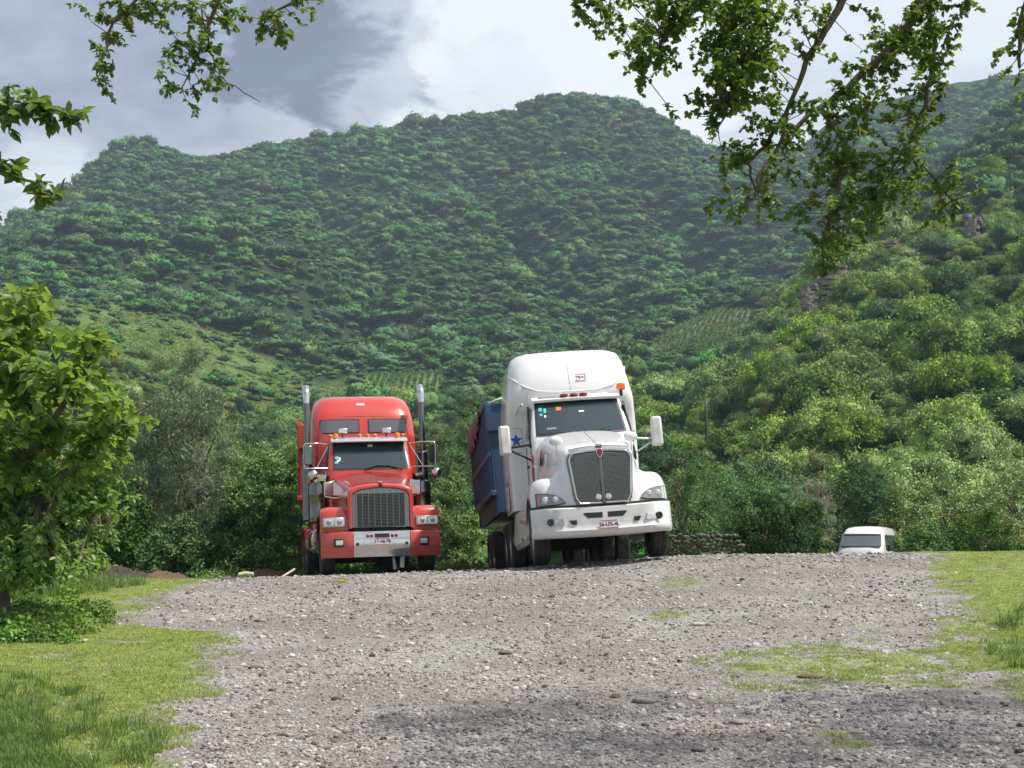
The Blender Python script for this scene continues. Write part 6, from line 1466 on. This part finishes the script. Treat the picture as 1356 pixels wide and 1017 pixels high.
# ---- white van coming up the lane
def van(loc, rot):
    t = tag(empty('passenger_van', loc, rot), 'white high-roof passenger van half hidden beyond the crest of the gravel', 'van')
    sec = [(0.0, .62, .45, .86), (.05, .80, .35, 1.02), (.25, .86, .30, 1.18), (.62, .88, .30, 1.32), (.72, .88, .30, 1.42)]
    def vring(y, w2, zb, zt, top):
        p = []
        for x, z in ((-.8 * w2, zb), (-w2, zb + .12), (-w2 - .01, (zb + 1.25) / 2), (-w2, min(zt - .1, 1.28)), (-w2 * top - (1 - top) * .0, zt - .16), (-w2 * top * .86, zt - .04), (-w2 * .4, zt), (0, zt + .012), (w2 * .4, zt), (w2 * top * .86, zt - .04), (w2 * top, zt - .16), (w2, min(zt - .1, 1.28)), (w2 + .01, (zb + 1.25) / 2), (w2, zb + .12), (.8 * w2, zb)):
            p.append((x, y + .10 * (x / .9) ** 2 * (1 if y < 1.8 else 0), z))
        return p
    R_ = [vring(0, .78, .42, .95, .97), vring(.06, .83, .32, 1.30, .97), vring(.20, .85, .28, 1.44, .96), vring(.62, .86, .28, 1.98, .90), vring(.95, .87, .28, 2.18, .87), vring(1.3, .87, .28, 2.25, .87), vring(2.2, .87, .28, 2.29, .88), vring(4.2, .87, .28, 2.27, .88), vring(4.65, .85, .32, 2.15, .88), vring(4.75, .80, .4, 1.95, .88)]
    MB().loft(R_).build('body', M['white'], t, smooth=42)
    zf = lambda z: float(np.interp(z, [1.30, 1.44, 1.98, 2.18], [.06, .20, .62, .95]))
    ysf = lambda x, z: zf(z) + .10 * (x / .9) ** 2
    ed = lambda x, z: x * (1 - .14 * (z - 1.4))
    MB().slab(patch(lin(-.80, .80, 9), lin(1.45, 1.96, 5), ysf, .016, ed), (0, .01, 0)).build('windscreen', M['glass_van'], t, smooth=60)
    MB().slab(patch(lin(-.74, .74, 9), lin(1.88, 1.95, 2), ysf, .024, ed), (0, .006, 0)).build('sun_strip', M['black'], t)
    MB().tube([(-.75, ysf(.75, 1.46) - .03, 1.47), (0, ysf(0, 1.45) - .03, 1.455), (.75, ysf(.75, 1.46) - .03, 1.46)], .018, 6).build('wiper', M['black'], t)
    for s in (-1, 1):
        for y0, y1 in ((.85, 1.55), (1.68, 2.75), (2.85, 3.7), (3.8, 4.45)):
            pts = [(s * .876, y0 + (.12 if y0 < 1 else 0), 1.36), (s * .876, y1, 1.36), (s * .79, y1, 1.96), (s * .795, y0 + (.30 if y0 < 1 else 0), 1.94)]
            MB().add(pts + [(x - s * .012 + s * .02, y, z) for x, y, z in pts], [(0, 1, 2, 3), (7, 6, 5, 4), (0, 4, 5, 1), (1, 5, 6, 2), (2, 6, 7, 3), (3, 7, 4, 0)]).build('side_window', M['glass'], t)
        MB().box((s * 1.0, .72, 1.42), (.12, .10, .26)).build('mirror', M['black'], t, bevel=.03)
        MB().tube([(s * .86, .74, 1.50), (s * 1.0, .72, 1.53)], .02, 6).build('mirror_arm', M['black'], t)
        MB().box((s * .66, .045, .80), (.26, .06, .17), (0, 0, s * .2)).build('headlamp', M['lens'], t, bevel=.03)
        for y in (1.05, 3.65): wheel(t, (s * .78, y, .33), s, M['steel'], .2, .33)
        MB().box((s * .70, .10, 1.20), (.07, .04, .05)).build('hood_badge', M['decal_grey'], t)
    MB().box((0, -.03, .42), (1.5, .12, .24)).build('bumper', M['white'], t, bevel=.04)
    MB().box((0, -.02, .80), (.9, .05, .16)).build('grille', M['black'], t, bevel=.02)
    return t
M['glass_van'] = principled('van_windscreen', (0.10, 0.115, 0.13), 0.06, spec=1.0)
xv = at(1137, 730, 57).x
van((xv, 57, gz(xv, 60) + 0.06), (R(-1.5), 0, R(-24)))

# ---- soil heaps, pole, log, stone wall
def heap(px0, px1, Y, top_h, mat, name, label, depth=2.2, seed=1):
    x0, x1 = at(px0, 740, Y).x, at(px1, 740, Y).x; n, m_ = 70, 30; g_ = np.random.default_rng(seed)
    u = np.linspace(-1, 1, n); v = np.linspace(-1, 1, m_); U, V = np.meshgrid(u, v, indexing='ij')
    x = (x0 + x1) / 2 + U * (x1 - x0) / 2 * 1.1; y = Y + V * depth / 2
    h_ = np.maximum(0, 1 - U ** 2) ** .7 * np.maximum(0, 1 - V ** 2) ** .8
    h_ = h_ * top_h * (0.75 + .3 * sn(x, y, 1.7, seed) + .18 * sn(x, y, 4.7, seed + 1)) + g_.normal(0, .022, U.shape) * (h_ > 0)
    z = ground(x, y) + h_ - .03
    ii, jj = np.meshgrid(np.arange(n - 1), np.arange(m_ - 1), indexing='ij'); ix = (ii * m_ + jj).ravel()
    o = link(name, mesh_np(name, np.stack([x, y, z], -1).reshape(-1, 3), np.stack([ix, ix + m_, ix + m_ + 1, ix + 1], 1), mat, False))
    return tag(o, label, 'heap')
M['stone_wall'] = principled('stone_wall', (0.13, 0.125, 0.115), 0.95, bump=(10, .8, .03), vary=(6, (0.05, .055, .04), .8))
M['soil'] = principled('dark_soil', (0.040, 0.030, 0.026), 0.95, bump=(9, 1, .06), vary=(11, (0.10, .085, .075), .7))
M['soil_red'] = principled('brown_soil', (0.105, 0.062, 0.042), 0.95, bump=(9, 1, .06), vary=(5, (0.16, .10, .07), .7))
heap(134, 205, 31, .30, M['soil'], 'soil_heap', 'dark heap of stony soil at the far edge of the grass', seed=2)
heap(190, 248, 31.5, .24, M['soil_red'], 'soil_heap', 'low brown tail of soil next to the dark heap', seed=3)
heap(300, 400, 34.5, .34, M['soil_red'], 'soil_heap', 'long low strip of brown soil beside the rear wheels of the red truck', seed=4)
heap(560, 640, 37, .35, M['soil_red'], 'soil_heap', 'low brown soil bank between the two trucks', seed=5)
p = at(318, 750, 33.2); q = at(334, 749, 33.2)
b_ = MB(); b_.tube([(-.16, 0, 0), (0, 0, .02), (.17, 0, .01)], [.05, .06, .045], 8); o = b_.build('log', principled('pale_wood', (.5, .46, .38), .8), None, smooth=60); o.location = (at(326, 750, 33.2).x, 33.2, gz(p.x, 33.2) + .17); tag(o, 'short pale log lying on the strip of brown soil', 'log')
a_, c_ = at(373, 760, 29.5), at(390, 749, 30.2)
b_ = MB(); b_.tube([(0, 0, 0), (c_.x - a_.x, .7, gz(c_.x, 30.2) - gz(a_.x, 29.5) + .16)], .022, 7); o = b_.build('pole', principled('pole_wood', (.45, .40, .33), .7), None, smooth=60); o.location = (a_.x, 29.5, gz(a_.x, 29.5) + .02); tag(o, 'thin pale pole leaning on the ground beside the rear wheel of the red truck', 'pole')
# dry stone wall behind the white truck
Yw = 43.0; x0, x1 = at(868, 720, Yw).x, at(975, 720, Yw).x; zb = gz((x0 + x1) / 2, Yw)
wall = tag(empty('dry_stone_wall', ((x0 + x1) / 2, Yw, zb)), 'low dry stone wall in the shade of the bushes beside the white truck', 'wall')
ws = [stone_mesh('wall_stone_mesh', 850 + k, M['stone_wall'], .7) for k in range(5)]
topz = at(900, 707, Yw).z - zb; g = random.Random(5)
for r_ in range(9):
    z = topz * (r_ + .5) / 9 + g.uniform(-.02, .02); x = x0 + g.uniform(0, .12)
    while x < x1:
        w2 = g.uniform(.06, .17); o = link('stone', ws[g.randrange(5)], wall); o.location = (x - (x0 + x1) / 2 + w2, g.uniform(-.09, .09), z + g.uniform(-.03, .03)); o.scale = (w2 * 1.15, .2, topz / 9 * .62 * g.uniform(.8, 1.5)); o.rotation_euler = (0, g.uniform(-.12, .12), g.uniform(-.3, .3)); x += w2 * 1.95
# dead twigs: on the eroded bank and under the big-leaved tree
def twigs(px, py, Y, wpx, hpx, n, label, seed, mat='dry', r0=.02):
    g_ = random.Random(seed); c = at(px, py + hpx / 2, Y); o = tag(empty('dead_bush', c), label, 'bush'); W, H = wpx * Y / F_PX, hpx * Y / F_PX
    b_ = MB()
    def grow(p, d, ln, r_, k):
        e = p + d * ln; mid = p.lerp(e, .5) + Vector((g_.uniform(-.06, .06), g_.uniform(-.06, .06), g_.uniform(-.03, .06))) * ln
        b_.tube([p, mid, e], [r_, r_ * .8, r_ * .5], 4, False)
        if k > 0:
            for _ in range(3):
                grow(p.lerp(e, g_.uniform(.4, 1)), (d + Vector((g_.gauss(0, .5), g_.gauss(0, .5), g_.gauss(0, .45)))).normalized(), ln * g_.uniform(.5, .75), r_ * .55, k - 1)
    for _ in range(n):
        grow(Vector((g_.uniform(-.2, .2) * W, g_.uniform(-.4, .4), 0)), Vector((g_.uniform(-.8, .8) * W / H, g_.uniform(-.3, .3), 1)).normalized(), H * .5, r0, 3)
    b_.build('branches', M[mat], o, smooth=0, fix=False); return o
twigs(1078, 650, 62, 44, 54, 6, 'pale leafless bush on the eroded bank behind the van', 3)
twigs(1095, 670, 60, 30, 36, 4, 'small tangle of dry branches beside the pale leafless bush', 4)
twigs(130, 690, 36, 50, 40, 6, 'bare dry twigs sticking out beside the big-leaved tree', 5, 'dry', .012)
twigs(895, 650, 50, 20, 70, 3, 'thin bare dark branches beside the white truck bumper', 6, 'bark', .03)

# ------------------------------------------------------------------ air
def haze_box():
    me = bpy.data.meshes.new('haze'); x0, x1, y0, y1, z0, z1 = -900, 900, -60, 1450, -14, 460
    v = [(x, y, z) for z in (z0, z1) for x, y in ((x0, y0), (x1, y0), (x1, y1), (x0, y1))]
    me.from_pydata(v, [], [(3, 2, 1, 0), (4, 5, 6, 7), (0, 1, 5, 4), (1, 2, 6, 5), (2, 3, 7, 6), (3, 0, 4, 7)])
    m = bpy.data.materials.new('haze'); m.use_nodes = True; t = m.node_tree; t.nodes.clear()
    o = N(t, 'ShaderNodeOutputMaterial'); pv = N(t, 'ShaderNodeVolumePrincipled'); pv.inputs['Color'].default_value = (0.62, 0.80, 1.0, 1); pv.inputs['Density'].default_value = HAZE; pv.inputs['Anisotropy'].default_value = 0.2
    L(t, pv.outputs[0], o.inputs['Volume']); me.materials.append(m)
    return tag(link('haze', me), kind='stuff')
HAZE = 0.00020
haze_box()
